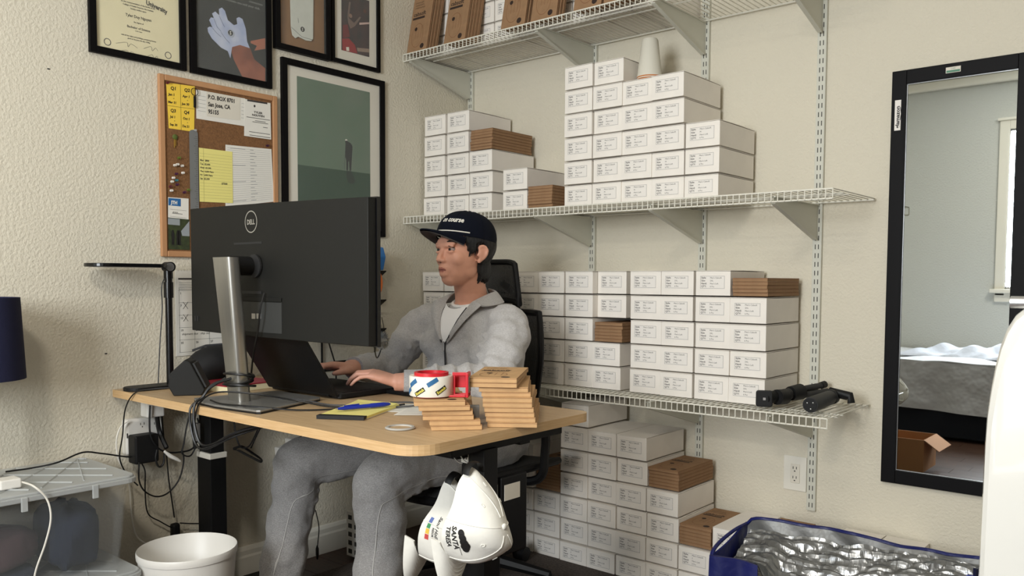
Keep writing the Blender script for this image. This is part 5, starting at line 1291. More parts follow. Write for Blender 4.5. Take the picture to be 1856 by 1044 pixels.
# seat: curved mesh pan in a black frame
sx, sy0, sy1 = .245, -1.045, -.52
def seat(u, v):
    x = .70+sx*(2*u-1)*(1-.10*(1-v)**3); y = sy0+(sy1-sy0)*v; z = .452-.055*max(0, (.28-v)/.28)**1.6+.012*(2*u-1)**2*1.4
    return (x, y, z)
MB().grid(seat, 20, 20, .004).build('seat_mesh', M['weave'], ch, world=True, smooth=True)
MB().grid(lambda u, v: Vector(seat(u, v))+Vector((0, 0, -.022)), 20, 20, .012).build('seat_cushion', M['black'], ch, world=True, smooth=True)
fr_ = [Vector(seat(a, b))+Vector((0, 0, -.006)) for a, b in ([(0, k/8) for k in range(8, 0, -1)]+[(k/8, 0) for k in range(0, 9)]+[(1, k/8) for k in range(1, 9)])]
MB().tube(fr_, .013, 8).build('seat_frame', M['black'], ch, world=True, smooth=True)
# backrest
bcx, byk = .675, -.465
def backr(u, v):
    hw = .190*(1-.35*abs(v-.62)**1.6*2.2); x = bcx+hw*(2*u-1); z = .56+.43*v; y = byk+.055*(2*abs(u-.5))**2*-1+.03*math.sin(PI*v)*-1+.02
    return (x, y, z)
MB().grid(backr, 18, 18, .003).build('back_mesh', M['weave'], ch, world=True, smooth=True)
ring = [Vector(backr(0, k/12)) for k in range(13)]+[Vector(backr(k/8, 1)) for k in range(1, 9)]+[Vector(backr(1, 1-k/12)) for k in range(1, 13)]+[Vector(backr(1-k/8, 0)) for k in range(1, 9)]
MB().tube(ring, .012, 8).build('back_frame', M['black'], ch, world=True, smooth=True)
bar('back_spine', [(.69, -.46, .40), (.68, -.437, .56), (.675, -.430, .85), (.665, -.432, 1.04)], .015)
# headrest
hcx = .645
def headr(u, v):
    hw = .128*(1-.18*v); a = 2*u-1; return (hcx+hw*a, -.505-.035*a*a, 1.035+.145*v-.012*(a*a)**2)
MB().grid(headr, 16, 10, .003).build('headrest_mesh', M['weave'], ch, world=True, smooth=True)
ring = [Vector(headr(0, k/8)) for k in range(9)]+[Vector(headr(k/10, 1)) for k in range(1, 11)]+[Vector(headr(1, 1-k/8)) for k in range(1, 9)]+[Vector(headr(1-k/10, 0)) for k in range(1, 11)]
MB().tube(ring, .011, 8).build('headrest_frame', M['black'], ch, world=True, smooth=True)
bar('headrest_post', [(.67, -.43, 1.00), (.66, -.44, 1.06), (hcx, -.49, 1.10)], .013)
MB().tube([(.70, -.72, .10), (.70, -.72, .28)], .026, 16).tube([(.70, -.72, .28), (.70, -.72, .40)], .017, 16).build('gas_column', M['blackg'], ch, world=True, smooth=True)
MB().box(.58, .82, -.86, -.55, .385, .425).box(.60, .80, -.55, -.39, .39, .42).build('tilt_mechanism', M['black'], ch, world=True, bevel=.008)
for k in range(5):
    a = math.radians(72*k+20); ex, ey = math.cos(a), math.sin(a)
    MB().tube([(.70+.02*ex, -.72+.02*ey, .115), (.70+.30*ex, -.72+.30*ey, .075)], [.028, .016], 8, up=(0, 0, 1)).build('base_spoke', M['black'], ch, world=True, smooth=True)
    cst = Vector((.70+.30*ex, -.72+.30*ey, .040))
    MB().tube([cst+Vector((-ey*.024, ex*.024, 0)), cst+Vector((ey*.024, -ex*.024, 0))], .0275, 16).tube([cst, cst+Vector((0, 0, .04))], .008, 8).build('caster', M['blackp'], ch, world=True, smooth=True)
for s in (-1, 1):
    MB().tube(spline([(.70+s*.10, -.70, .40), (.70+s*.26, -.66, .42), (.70+s*.275, -.64, .52), (.70+s*.275, -.64, .62)], 5), .016, 8).build('arm_post', M['black'], ch, world=True, smooth=True)
    MB().prism(rrect(.075, .24, .03, 4, .70+s*.275, -.68), .62, .642).build('arm_pad', M['blackp'], ch, world=True, bevel=.006)

# ------------------------------------------------------------------ the man
def loft(mb, rings, n=28, cap=True):
    "rings: (centre, axis u, axis v, ru, rv, squareness)"
    vs = []; fs = []
    for c, U, V, ru, rv, sq in rings:
        c, U, V = Vector(c), Vector(U), Vector(V)
        for k in range(n):
            a = 2*PI*k/n; ca, sa = math.cos(a), math.sin(a); e = 2/sq
            vs.append(c+U*(math.copysign(abs(ca)**e, ca)*ru)+V*(math.copysign(abs(sa)**e, sa)*rv))
    m = len(rings)
    for i in range(m-1):
        for k in range(n): fs.append((i*n+k, i*n+(k+1) % n, (i+1)*n+(k+1) % n, (i+1)*n+k))
    if cap: fs += [tuple(range(n)), tuple(range((m-1)*n, m*n))]
    return mb.add(vs, fs)
def fuse(mb, name, mats, voxel, smooth_it, parent=None, label=None, folds=None):
    "voxel-fuse overlapping closed shapes into one continuous surface"
    o = mb.build('tmp', mats[0] if isinstance(mats, list) else mats)
    r = o.modifiers.new('r', 'REMESH'); r.mode = 'VOXEL'; r.voxel_size = voxel; r.use_smooth_shade = True
    sm = o.modifiers.new('s', 'SMOOTH'); sm.factor = .5; sm.iterations = smooth_it
    dg = bpy.context.evaluated_depsgraph_get(); dg.update(); me = bpy.data.meshes.new_from_object(o.evaluated_get(dg))
    bpy.data.objects.remove(o); me.name = name
    me.materials.clear()
    for m in (mats if isinstance(mats, list) else [mats]): me.materials.append(m)
    me.polygons.foreach_set('use_smooth', [True]*len(me.polygons))
    ob = bpy.data.objects.new(name, me); COL.objects.link(ob)
    if folds:
        for k, (sz, st) in enumerate(folds):
            tx = bpy.data.textures.new('cloth_folds', 'CLOUDS'); tx.noise_scale = sz; tx.noise_depth = 1
            d = ob.modifiers.new('folds', 'DISPLACE'); d.texture = tx; d.strength = st; d.mid_level = .5; d.texture_coords = 'LOCAL'
    if parent is not None:
        ob.parent = parent; off = wl(parent); me.transform(Matrix.Translation(-off))
    if label: ob['label'] = label
    return ob
X_, Y_, Z_ = Vector((1, 0, 0)), Vector((0, 1, 0)), Vector((0, 0, 1))
HC = Vector((.735, -.80, 1.201))
hf = Vector((-.169, -.986, .045)).normalized(); hl = Z_.cross(hf).normalized(); hu = hf.cross(hl).normalized()
HM = Matrix((( hl.x, hf.x, hu.x), (hl.y, hf.y, hu.y), (hl.z, hf.z, hu.z)))   # local (left, forward, up)
HS = 1.075; HM = HM*HS
def hw_(l, f, u): return HC + HM @ Vector((l, f, u))
def hell(mb, c, r, nu=20, nv=14, R=None):
    T = HM if R is None else HM @ R
    return mb.ell(hw_(*c), r, nu, nv, T.to_4x4().to_3x3())
body = MB()
# skull, face, jaw
hell(body, (0, -.012, .035), (.073, .094, .082), 32, 20)
hell(body, (0, .020, -.018), (.0665, .063, .080), 32, 20)
hell(body, (0, .028, -.058), (.053, .051, .045), 28, 16)
hell(body, (0, .047, -.080), (.034, .029, .026), 20, 12)      # chin
for s in (-1, 1):
    hell(body, (s*.038, .046, -.018), (.0255, .029, .030))     # cheek
    hell(body, (s*.044, .012, -.052), (.018, .034, .028))     # jaw corner
    hell(body, (s*.026, .072, .028), (.026, .013, .0085))     # brow
    hell(body, (s*.0100, .087, -.0265), (.0095, .0095, .0075))   # nostril wing
    hell(body, (s*.017, .0825, .0185), (.019, .007, .004))    # upper lid fold
    hell(body, (s*.031, .0755, .0180), (.0180, .0075, .0046))  # upper lid
    hell(body, (s*.031, .0742, .0018), (.0170, .0078, .0052))   # lower lid
hell(body, (0, .080, .03), (.034, .012, .020))                # forehead root
body.tube([hw_(0, .076, .022), hw_(0, .083, .006), hw_(0, .091, -.012), hw_(0, .0945, -.021)], [.0080, .0080, .0095, .0105], 14)
hell(body, (0, .0945, -.0235), (.0115, .0110, .0095))           # nose tip
hell(body, (0, .0780, -.044), (.020, .012, .014))              # philtrum block
hell(body, (0, .058, -.050), (.038, .027, .030))
hell(body, (0, .0825, -.0505), (.0195, .0080, .0050))         # upper lip
hell(body, (0, .0810, -.0600), (.0175, .0082, .0058))         # lower lip
hell(body, (0, .074, -.070), (.020, .012, .010))
# ears
for s in (-1, 1):
    ec = Vector((s*.0725, -.010, -.002))
    pts = [ec+Vector((s*.004, .010, .020)), ec+Vector((s*.010, .004, .031)), ec+Vector((s*.016, -.010, .030)), ec+Vector((s*.018, -.019, .014)), ec+Vector((s*.014, -.016, -.006)), ec+Vector((s*.006, -.004, -.022)), ec+Vector((s*.001, .004, -.030)), ec+Vector((-s*.002, .006, -.018))]
    pts = [Vector((p.x, ec.y+(p.y-ec.y)*.88, ec.z+(p.z-ec.z)*.84)) for p in pts]; body.tube([hw_(*p) for p in spline(pts, 4)], .0050, 8)
    hell(body, tuple(ec+Vector((s*.006, -.005, .004))), (.0070, .0150, .0245))
    hell(body, tuple(ec+Vector((s*.003, .003, -.022))), (.0062, .0065, .0075))
    hell(body, tuple(ec+Vector((s*.004, .011, -.002))), (.004, .004, .006))
# neck and torso under the clothes
NB = Vector((.725, -.742, 1.03))
loft(body, [(HC+HM @ Vector((0, -.020, -.02)), X_, Y_, .052, .055, 2), (HC+HM @ Vector((0, -.022, -.07)), X_, Y_, .054, .058, 2), (NB+Vector((.002, -.012, .035)), X_, Y_, .056, .058, 2), (NB+Vector((0, 0, .0)), X_, Y_, .062, .062, 2), (NB-Z_*.05, X_, Y_, .10, .07, 2.3), (Vector((.715, -.735, .93)), X_, Y_, .165, .088, 2.5), (Vector((.715, -.72, .80)), X_, Y_, .155, .092, 2.5), (Vector((.71, -.69, .64)), X_, Y_, .145, .09, 2.5), (Vector((.71, -.67, .545)), X_, Y_, .155, .10, 2.5)], 28)
SL, SR = Vector((.905, -.765, .955)), Vector((.520, -.765, .955))
EL, WL_ = Vector((.985, -.925, .782)), Vector((.785, -1.150, .790))
ER, WR_ = Vector((.430, -.900, .790)), Vector((.515, -1.120, .812))
for Sh, El, Wr in ((SL, EL, WL_), (SR, ER, WR_)):
    body.tube(spline([Sh.lerp(NB, .3)-Z_*.03, Sh, Sh.lerp(El, .5), El, El.lerp(Wr, .35), El.lerp(Wr, .8), Wr, Wr+(Wr-El).normalized()*.012], 5), [.045]*5+[.042]*10+[.036]*10+[.030]*5+[.0285]*5+[.026], 14)
# hands
def hand(Wr, fwd, side, roll, tips, pitch):
    f = Vector(fwd).normalized(); lft = Z_.cross(f).normalized(); up = f.cross(lft)
    f2 = f*math.cos(pitch)-up*math.sin(pitch); up2 = up*math.cos(pitch)+f*math.sin(pitch)
    l2 = lft*math.cos(roll)+up2*math.sin(roll); u2 = up2*math.cos(roll)-lft*math.sin(roll)
    P = lambda x, y, z: Wr+f2*x+l2*y+u2*z
    s = side  # +1: thumb toward local +y (a right hand), -1: left hand
    loft(body, [(P(-.01, 0, 0), l2, u2, .026, .0195, 2.2), (P(.015, 0, .001), l2, u2, .0285, .0185, 2.2), (P(.045, 0, .002), l2, u2, .0365, .0165, 2.5), (P(.075, 0, .003), l2, u2, .0405, .0145, 2.6), (P(.090, 0, .001), l2, u2, .0395, .0115, 2.6)], 22)
    F = [(.0305, (.041, .026, .021), .0081), (.0103, (.046, .029, .022), .0083), (-.0100, (.042, .027, .021), .0080), (-.0300, (.033, .021, .018), .0071)]
    for i, (y, Ls, r) in enumerate(F):
        x, z = (.088 if i != 3 else .080), .003; yy = y*s; a = tips[i][0]; pts = [P(x-.022, yy*.93, z-.001), P(x, yy, z+.0015)]; rr_ = [r*.95, r*1.08]
        cx2, cz2 = x, z; ang = a; sp = (y*.9)*s
        for j, Lj in enumerate(Ls):
            ang += (0, tips[i][1], tips[i][2])[j]; cx2 += Lj*math.cos(ang); cz2 -= Lj*math.sin(ang); yv = yy+sp*.50*(j+1)/3
            pts.append(P(cx2-.0*Lj, yv, cz2)); rr_.append(r*(1.02, .92, .72)[j])
        # rounded tip
        d_ = (pts[-1]-pts[-2]).normalized(); pts.append(pts[-1]+d_*.004); rr_.append(r*.40)
        body.tube(pts, rr_, 12); body.ell(pts[1], (r*1.12,)*3, 12, 8); body.ell(pts[2], (r*1.05,)*3, 12, 8)
    th_ = [P(.008, s*.014, -.006), P(.030, s*.034, -.010), P(.056, s*.046, -.016), P(.080, s*.046, -.022), P(.096, s*.043, -.027)]
    body.tube(th_, [.016, .0145, .0115, .0100, .0065], 12)
    loft(body, [(P(.005, s*.012, -.008), l2, u2, .014, .010, 2), (P(.035, s*.024, -.010), l2, u2, .013, .010, 2), (P(.05, s*.034, -.012), l2, u2, .008, .008, 2)], 14)
r15 = math.radians
hand(WL_, (-.80, -.60, 0), -1, r15(-6), [(r15(20), r15(38), r15(18)), (r15(14), r15(42), r15(20)), (r15(14), r15(38), r15(18)), (r15(18), r15(30), r15(14))], r15(-15))
hand(WR_, (-.12, -.99, 0), 1, r15(6), [(r15(10), r15(48), r15(26)), (r15(4), r15(52), r15(28)), (r15(4), r15(48), r15(26)), (r15(10), r15(40), r15(22))], r15(-8))
# legs and feet under the trousers
HL, HR = Vector((.81, -.69, .545)), Vector((.60, -.69, .545))
KL, KR = Vector((.785, -1.215, .495)), Vector((.315, -1.180, .468))
AL, AR = Vector((.800, -1.255, .085)), Vector((.315, -1.270, .085))
for H_i, K, A_ in ((HL, KL, AL), (HR, KR, AR)):
    body.tube(spline([H_i, H_i.lerp(K, .5), K, K.lerp(A_, .3), K.lerp(A_, .75), A_, A_-Z_*.03], 4), [.062]*4+[.056]*4+[.048]*4+[.046]*4+[.036]*4+[.030]*4+[.034], 14)
    fd = Vector((A_.x-.71, -.9, 0)).normalized() if A_ is AR else Vector((.1, -1, 0)).normalized()
    sd_ = Z_.cross(fd)
    loft(body, [(A_-fd*.055+Vector((0, 0, -.045)), sd_, Z_, .020, .018, 2), (A_-fd*.03+Vector((0, 0, -.045)), sd_, Z_, .033, .032, 2.2), (A_+fd*.03+Vector((0, 0, -.045)), sd_, Z_, .036, .034, 2.2), (A_+fd*.10+Vector((0, 0, -.058)), sd_, Z_, .044, .020, 2.4), (A_+fd*.155+Vector((0, 0, -.064)), sd_, Z_, .038, .013, 2.4), (A_+fd*.175+Vector((0, 0, -.066)), sd_, Z_, .022, .008, 2)], 18)
MAN = thing('person', (.71, -.70, .45), 'x', 'person'); bpy.data.objects.remove(MAN)
man = fuse(body, 'person', [M['skin'], M['lip'], M['hair']], .0034, 7)
man.location = (.71, -.70, .45); man.data.transform(Matrix.Translation((-.71, .70, -.45)))
tag(man, 'man in navy cap, grey quarter zip sweatshirt and grey sweatpants, seated typing on the laptop', 'person')
# lips: faces near the mouth get the lip colour
inv = HM.inverted(); off = Vector(man.location)
mis = [0]*len(man.data.polygons)
for p in man.data.polygons:
    q = inv @ (p.center+off-HC)
    if q.y > .075 and -.066 < q.z < -.046:
        if (abs(q.x)/.0190)**2+((q.z+.0555)/.0075)**2 < 1: mis[p.index] = 1
man.data.polygons.foreach_set('material_index', mis)
def wear(nm, mb, m, **k): return mb.build(nm, m, man, world=True, **k)
# eyes, brows
for s in (-1, 1):
    e = MB(); hell(e, (s*.031, .0672, .0092), (.0112, .0118, .0095), 20, 14); wear('eyeball', e, M['eyew'], smooth=True)
    e = MB(); ic = Vector((s*.031, .0676, .0092))+Vector((-.06, 1, -.03)).normalized()*.0085; hell(e, tuple(ic), (.0072, .0042, .0072), 14, 10); wear('iris', e, M['iris'], smooth=True)
    e = MB(); e.tube([hw_(s*.016, .0815, .0155), hw_(s*.024, .0845, .0185), hw_(s*.034, .0835, .0190), hw_(s*.043, .0765, .0160), hw_(s*.047, .0715, .0130)], [.0008, .0014, .0016, .0014, .0006], 6); wear('upper_lash', e, M['hair'])
    e = MB(); e.tube([hw_(s*.013, .0855, .0285), hw_(s*.022, .0865, .0315), hw_(s*.034, .0825, .0345), hw_(s*.045, .0745, .0330), hw_(s*.050, .0675, .0300)], [.0012, .0030, .0030, .0022, .0006], 8, flat=.6, up=tuple(hu)); wear('eyebrow', e, M['hair'])
e = MB(); e.tube([hw_(-.020, .0800, -.0560), hw_(-.010, .0893, -.0556), hw_(0, .0922, -.0560), hw_(.010, .0893, -.0556), hw_(.020, .0800, -.0560)], [.0003, .0008, .0010, .0008, .0003], 6); wear('mouth_line', e, mat('mouth_dark', (92, 44, 42), .6))
for s in (-1, 1):
    e = MB(); hell(e, (s*.0058, .0925, -.0320), (.0030, .0040, .0014), 10, 6); wear('nostril', e, mat('nostril_dark', (70, 34, 30), .8), smooth=True)
# hair: sides, back and sideburns
hb = MB(); nu, nv = 96, 56; vs = []; fs = []; rh = random.Random(4)
def hbase(d):
    best = .06
    for c, r in (((0, -.012, .035), (.073, .094, .082)), ((0, .022, -.018), (.0635, .062, .080)), ((0, -.03, -.045), (.056, .060, .060))):
        c = Vector(c); a = sum((d[i]/r[i])**2 for i in range(3)); b = -2*sum(d[i]*c[i]/r[i]**2 for i in range(3)); cc = sum((c[i]/r[i])**2 for i in range(3))-1
        D = b*b-4*a*cc
        if D > 0: best = max(best, (-b+math.sqrt(D))/(2*a))
    return best
for j in range(nv+1):
    th = PI*j/nv
    for i in range(nu):
        a = 2*PI*i/nu; d = Vector((math.sin(th)*math.cos(a), math.sin(th)*math.sin(a), math.cos(th)))
        rb = hbase(d); pos = d*rb
        jag = .006*math.sin(a*31+3*math.sin(a*7))+.004*math.sin(a*53)
        if pos.y > .042: low = .050
        elif pos.y > .006: low = -.006+jag*.5+max(0, pos.y-.028)*2.6
        elif pos.y > -.022: low = .022+jag*.5                # over the ear
        else: low = -.088+jag
        t_ = max(0, min(1, (pos.z-low)/.010))
        rr_ = rb-.010+(.010+.0105+.0016*math.sin(a*40+th*6))*t_
        vs.append(HC+HM @ (d*rr_))
for j in range(nv):
    for i in range(nu): fs.append((j*nu+i, j*nu+(i+1) % nu, (j+1)*nu+(i+1) % nu, (j+1)*nu+i))
hb.add(vs, fs)
wear('hair', hb, M['hair'], smooth=60)
hb = MB()
for k in range(70):    # loose strands at the sideburn, nape and behind the ear
    if k < 26: y_, z_, L_, dv = -.004+.030*rh.random(), .030, .026+.020*rh.random(), Vector((-.10, .10, -1))
    else: y_, z_, L_, dv = -.030-.055*rh.random(), -.035, .034+.018*rh.random(), Vector((-.22, .05, -1))
    d0_ = Vector((.070, y_, z_)).normalized(); p0_ = d0_*(hbase(d0_)+.002)
    d_ = dv.normalized(); hb.tube([hw_(*p0_), hw_(*(p0_+d_*L_*.5+Vector((.001, 0, 0)))), hw_(*(p0_+d_*L_))], [.0028, .0022, .0003], 5)
o = wear('hair_strands', hb, M['hair'], smooth=True); o['kind'] = 'stuff'

# ---- caps: shared builder (local frame: left, forward, up; origin at the centre of the rim)
def crown_pt(a, b, sx_=.084, sy_=.104, sz_=.088):
    "a azimuth (0 = front, + to the left), b elevation 0..1 (1 = button)"
    el = b*PI/2; ce, se = math.cos(el)**.82, math.sin(el)**.90
    return Vector((sx_*math.sin(a)*ce, sy_*math.cos(a)*ce, sz_*se))
def crown(mb, dents=0, thick=.0016, **k):
    def f(u, v):
        a = 2*PI*u; p = crown_pt(a, v, **k)
        if dents:
            p = p*(1-dents*(.5+.5*math.sin(3*a+1))*math.sin(PI*v)**2)
        return p
    n, m = 60, 20; vs = []; fs = []
    for lay in (0, 1):
        for j in range(m+1):
            for i in range(n):
                p = Vector(f(i/n, j/m)); p = p*(1-lay*thick/.09)
                vs.append(p)
    N = (m+1)*n
    for j in range(m):
        for i in range(n):
            q = (j*n+i, j*n+(i+1) % n, (j+1)*n+(i+1) % n, (j+1)*n+i); fs.append(q); fs.append(tuple(N+x for x in reversed(q)))
    for i in range(n): fs.append((i, (i+1) % n, N+(i+1) % n, N+i))
    return mb.add(vs, fs)
def brim_fn(L, wid, droop, tilt, sx_=.084, sy_=.104):
    def f(u, v):
        a = (2*u-1)*1.02*wid; r0 = Vector((sx_*math.sin(a), sy_*math.cos(a), 0))
        e = (1-(abs(2*u-1))**2.6); out = r0+Vector((.10*math.sin(a)*.30*e, L*e, 0))*v
        if v > 0: out.x = r0.x*(1-.10*v)
        out.z = -droop*(abs(2*u-1)**2)*(.3+.7*v)+tilt*v*e-.012*v*v
        return out
    return f
def put(mb, T, nm, m, parent, **k):
    mb.v = [tuple(T @ Vector(v)) for v in mb.v]
    return mb.build(nm, m, parent, world=True, **k)
# cap on his head
cf = (hf*math.cos(.10)+hu*math.sin(.10)).normalized(); cu_ = (hu*math.cos(.10)-hf*math.sin(.10)).normalized()
CM = Matrix(((hl.x, cf.x, cu_.x, 0), (hl.y, cf.y, cu_.y, 0), (hl.z, cf.z, cu_.z, 0), (0, 0, 0, 1))); 
for _i in range(3):
    for _j in range(3): CM[_i][_j] *= 1.05
CM.translation = hw_(0, -.010, .047)
kk = dict(sx_=.0865, sy_=.107, sz_=.093)
cap_o = put(crown(MB(), 0, **kk), CM, 'cap_crown', M['navy'], man, smooth=60)
cap_o['label'] = 'navy cap crown with white lettering'
MB_ = MB().grid(brim_fn(.072, 1.0, .016, .013, .0865, .107), 28, 8, .0035)
put(MB_, CM, 'cap_brim', M['navy'], man, smooth=True)
bf = brim_fn(.0705, .98, .016, .013, .0862, .1065)
MB_ = MB().grid(lambda u, v: bf(u, v)+Vector((0, 0, -.0040)), 28, 8); put(MB_, CM, 'brim_underside', M['brimunder'], man, smooth=True, normals=True)
pts = [crown_pt(a, .035, **kk)*1.012+Vector((0, .001, .004)) for a in [(-1.12+2.24*k/24) for k in range(25)]]
put(MB().tube(pts, .0021, 6), CM, 'cap_rope', M['rope'], man, smooth=True)
put(MB().ell((0, 0, .093), (.006, .006, .004), 10, 6), CM, 'cap_button', M['navy'], man, smooth=True)
for k in range(6):
    a = PI/6+k*PI/3; pts = [crown_pt(a, b/10, **kk)*1.003 for b in range(0, 10)]
    put(MB().tube(pts, .0009, 5), CM, 'cap_seam', M['navy'], man, smooth=True)
mb = MB()
def ctext(u, v, a0=.20, b0=.42, kk_=kk):
    a = a0-u/.098/max(.3, math.cos((b0)*PI/2)**.6); return crown_pt(a, b0+v/.125, **kk_)*1.012
puttext(mb, 'on course', lambda u, v: crown_pt(.40+u/.090, .27+v/.125, **kk)*1.010, .023, 0, 0, 'c', bold=.03, shear=.12, width=.0205); put(mb, CM, 'cap_lettering', M['rope'], man)

# ---- sweatshirt
sw = MB()
tor = [(.545, .166, .118, -.690, .71), (.60, .186, .132, -.700, .71), (.68, .188, .130, -.705, .71), (.78, .190, .128, -.715, .712), (.87, .198, .120, -.728, .714), (.93, .198, .108, -.738, .715), (.975, .172, .092, -.742, .716), (1.005, .115, .078, -.742, .722), (1.025, .080, .072, -.740, .725)]
loft(sw, [((cx2, cy2, z), X_, Y_, rx, ry, 2.5) for z, rx, ry, cy2, cx2 in tor], 40)
def sleeve(Sh, El, Wr, rr_, seed):
    q = random.Random(seed); c = [NB.lerp(Sh, .55)-Z_*.045, Sh-Z_*.004, Sh.lerp(El, .35)+Vector((.012 if Sh is SL else -.012, .005, 0)), Sh.lerp(El, .72), El, El.lerp(Wr, .3), El.lerp(Wr, .55), El.lerp(Wr, .76)]
    pts = spline(c, 7); n = len(pts); R_ = []
    for i in range(n):
        f_ = i/(n-1)*(len(rr_)-1); a = int(min(f_, len(rr_)-2)); v = rr_[a]+(rr_[a+1]-rr_[a])*(f_-a); R_.append(v*(1+.05*math.sin(i*1.1+seed)+.03*math.sin(i*2.3)))
    sw.tube(pts, R_, 24)
sleeve(SL, EL, WL_, [.068, .076, .072, .066, .064, .060, .055, .044], 1)
sleeve(SR, ER, WR_, [.066, .072, .068, .062, .060, .056, .050, .042], 2)
# soft folds at elbow and armpit, gathered body above the hem
for c, r in (((.93, -.83, .86), (.05, .06, .05)), ((.95, -.96, .785), (.052, .05, .045)), ((.47, -.92, .79), (.05, .05, .042)), ((.60, -.80, .88), (.06, .06, .06)), ((.84, -.81, .86), (.06, .05, .07))): sw.ell(c, r, 16, 12)
for k in range(5): sw.tube(spline([(.57, -.80-.005*k, .62+.045*k), (.70, -.838, .60+.045*k), (.84, -.808, .63+.048*k)], 5), .010, 8)
for k in range(4):
    a = SL.lerp(EL, .25+.18*k); sw.tube([a+Vector((-.05, -.05, .02)), a+Vector((.0, -.068, -.005)), a+Vector((.05, -.03, -.02))], .012, 8)
    a = EL.lerp(WL_, .10+.16*k); sw.tube([a+Vector((-.035, .02, .045)), a+Vector((.01, -.02, .058)), a+Vector((.045, -.045, .03))], .011, 8)
    a = SR.lerp(ER, .25+.18*k); sw.tube([a+Vector((-.05, -.04, .02)), a+Vector((.0, -.060, -.005)), a+Vector((.05, -.03, -.02))], .011, 8)
sweat = fuse(sw, 'sweatshirt', M['fleece'], .0062, 4, man, folds=((.085, .020), (.035, .007)))
for Wr, El, nm in ((WL_, EL, 'near'), (WR_, ER, 'far')):
    d_ = (Wr-El).normalized(); a = Wr-d_*.078; b = Wr-d_*.018
    c = MB(); c.tube([a-d_*.012, a, a+d_*.02, b-d_*.006, b, b-d_*.002, b-d_*.01], [.036, .0425, .0405, .0395, .0385, .0345, .033], 28); wear('ribbed_cuff', c, M['fleece'], smooth=True)
# t-shirt in the open placket, collar flaps, zip
def chest(x, z):  # front surface of the torso loft
    for (z0_, rx0, ry0, cy0, cx0), (z1_, rx1, ry1, cy1, cx1) in zip(tor, tor[1:]):
        if z0_ <= z <= z1_:
            t_ = (z-z0_)/(z1_-z0_); rx, ry, cy2, cx2 = rx0+(rx1-rx0)*t_, ry0+(ry1-ry0)*t_, cy0+(cy1-cy0)*t_, cx0+(cx1-cx0)*t_
            e = max(0, 1-(abs(x-cx2)/rx)**2.5)**(1/2.5); return cy2-ry*e
    return NB.y-.07
VX, VZ = .700, .895     # bottom of the open V
def vedge(s, t_):       # side edge of the V, t 0 bottom .. 1 at the neck
    x = VX+s*(.010+.052*t_**.8)+.018*t_; z = VZ+.135*t_; return x, z
def teef(u, v):
    x0, z = vedge(-1, v); x1, _ = vedge(1, v); x = x0+(x1-x0)*u; zz = z-.020*v*(1-(2*u-1)**2)
    y = chest(x, min(zz, 1.02))
    yn = NB.y-.066*math.sqrt(max(0, 1-((x-NB.x)/.085)**2))
    return (x, min(y, yn)-.010 if zz > .99 else y-.010, zz)
wear('white_tshirt', MB().grid(teef, 16, 16, .003), M['tee'], smooth=True)
nk = [NB+Vector((.071*math.sin(a), -.069*math.cos(a), .012-.024*math.cos(a))) for a in [(-1.5+3.0*k/24) for k in range(25)]]
wear('tshirt_neckband', MB().tube(nk, .0065, 8), M['tee'], smooth=True)
def flap(s):
    def f(u, v):
        # u along the opening from V bottom to the nape, v outward
        if u < .5:
            t_ = u/.5; x, z = vedge(s, t_); y = chest(x, min(z, 1.02))-.011-.003*t_
            base_ = Vector((x, y, z)); outd = Vector((s*.9, -.10, -.05)).normalized()
            wdt = .006+.052*t_**1.2
        else:
            t_ = (u-.5)/.5; a = s*(.95+t_*2.1); base_ = NB+Vector((.080*math.sin(a), -.077*math.cos(a), .030+.022*t_))
            x5, z5 = vedge(s, 1); b5 = Vector((x5, chest(x5, 1.02)-.011, z5)); k = min(1, t_*3); base_ = b5.lerp(base_, k)
            outd = Vector((math.sin(a)*.75, -math.cos(a)*.5, -.75)).normalized(); o1 = Vector((s*.9, -.10, -.05)).normalized(); outd = o1.lerp(outd, k).normalized(); wdt = .058-.010*t_
        lift = Vector((0, -.006, .010))*math.sin(PI*v)
        return base_+outd*wdt*v+lift
    return f
for s in (-1, 1): wear('collar_flap', MB().grid(flap(s), 36, 8, .005), M['fleece'], smooth=True)
for s in (-1, 1):
    P = [Vector((x, chest(x, min(z, 1.02))-.016, z)) for x, z in [vedge(s, k/10) for k in range(0, 10)]]
    wear('zip_tape', MB().tube(P, .0028, 6), M['zipm'], smooth=True)
P = [Vector((VX+.0, chest(VX, z)-.009, z)) for z in (VZ+.004, VZ-.03, VZ-.06, VZ-.085)]
wear('zip_tape', MB().tube(P, .0034, 6), M['zipm'], smooth=True)
p = Vector((VX, chest(VX, VZ)-.016, VZ)); wear('zip_puller', MB().box(p.x-.004, p.x+.004, p.y-.004, p.y, p.z-.028, p.z+.004), M['silver'], bevel=.001)

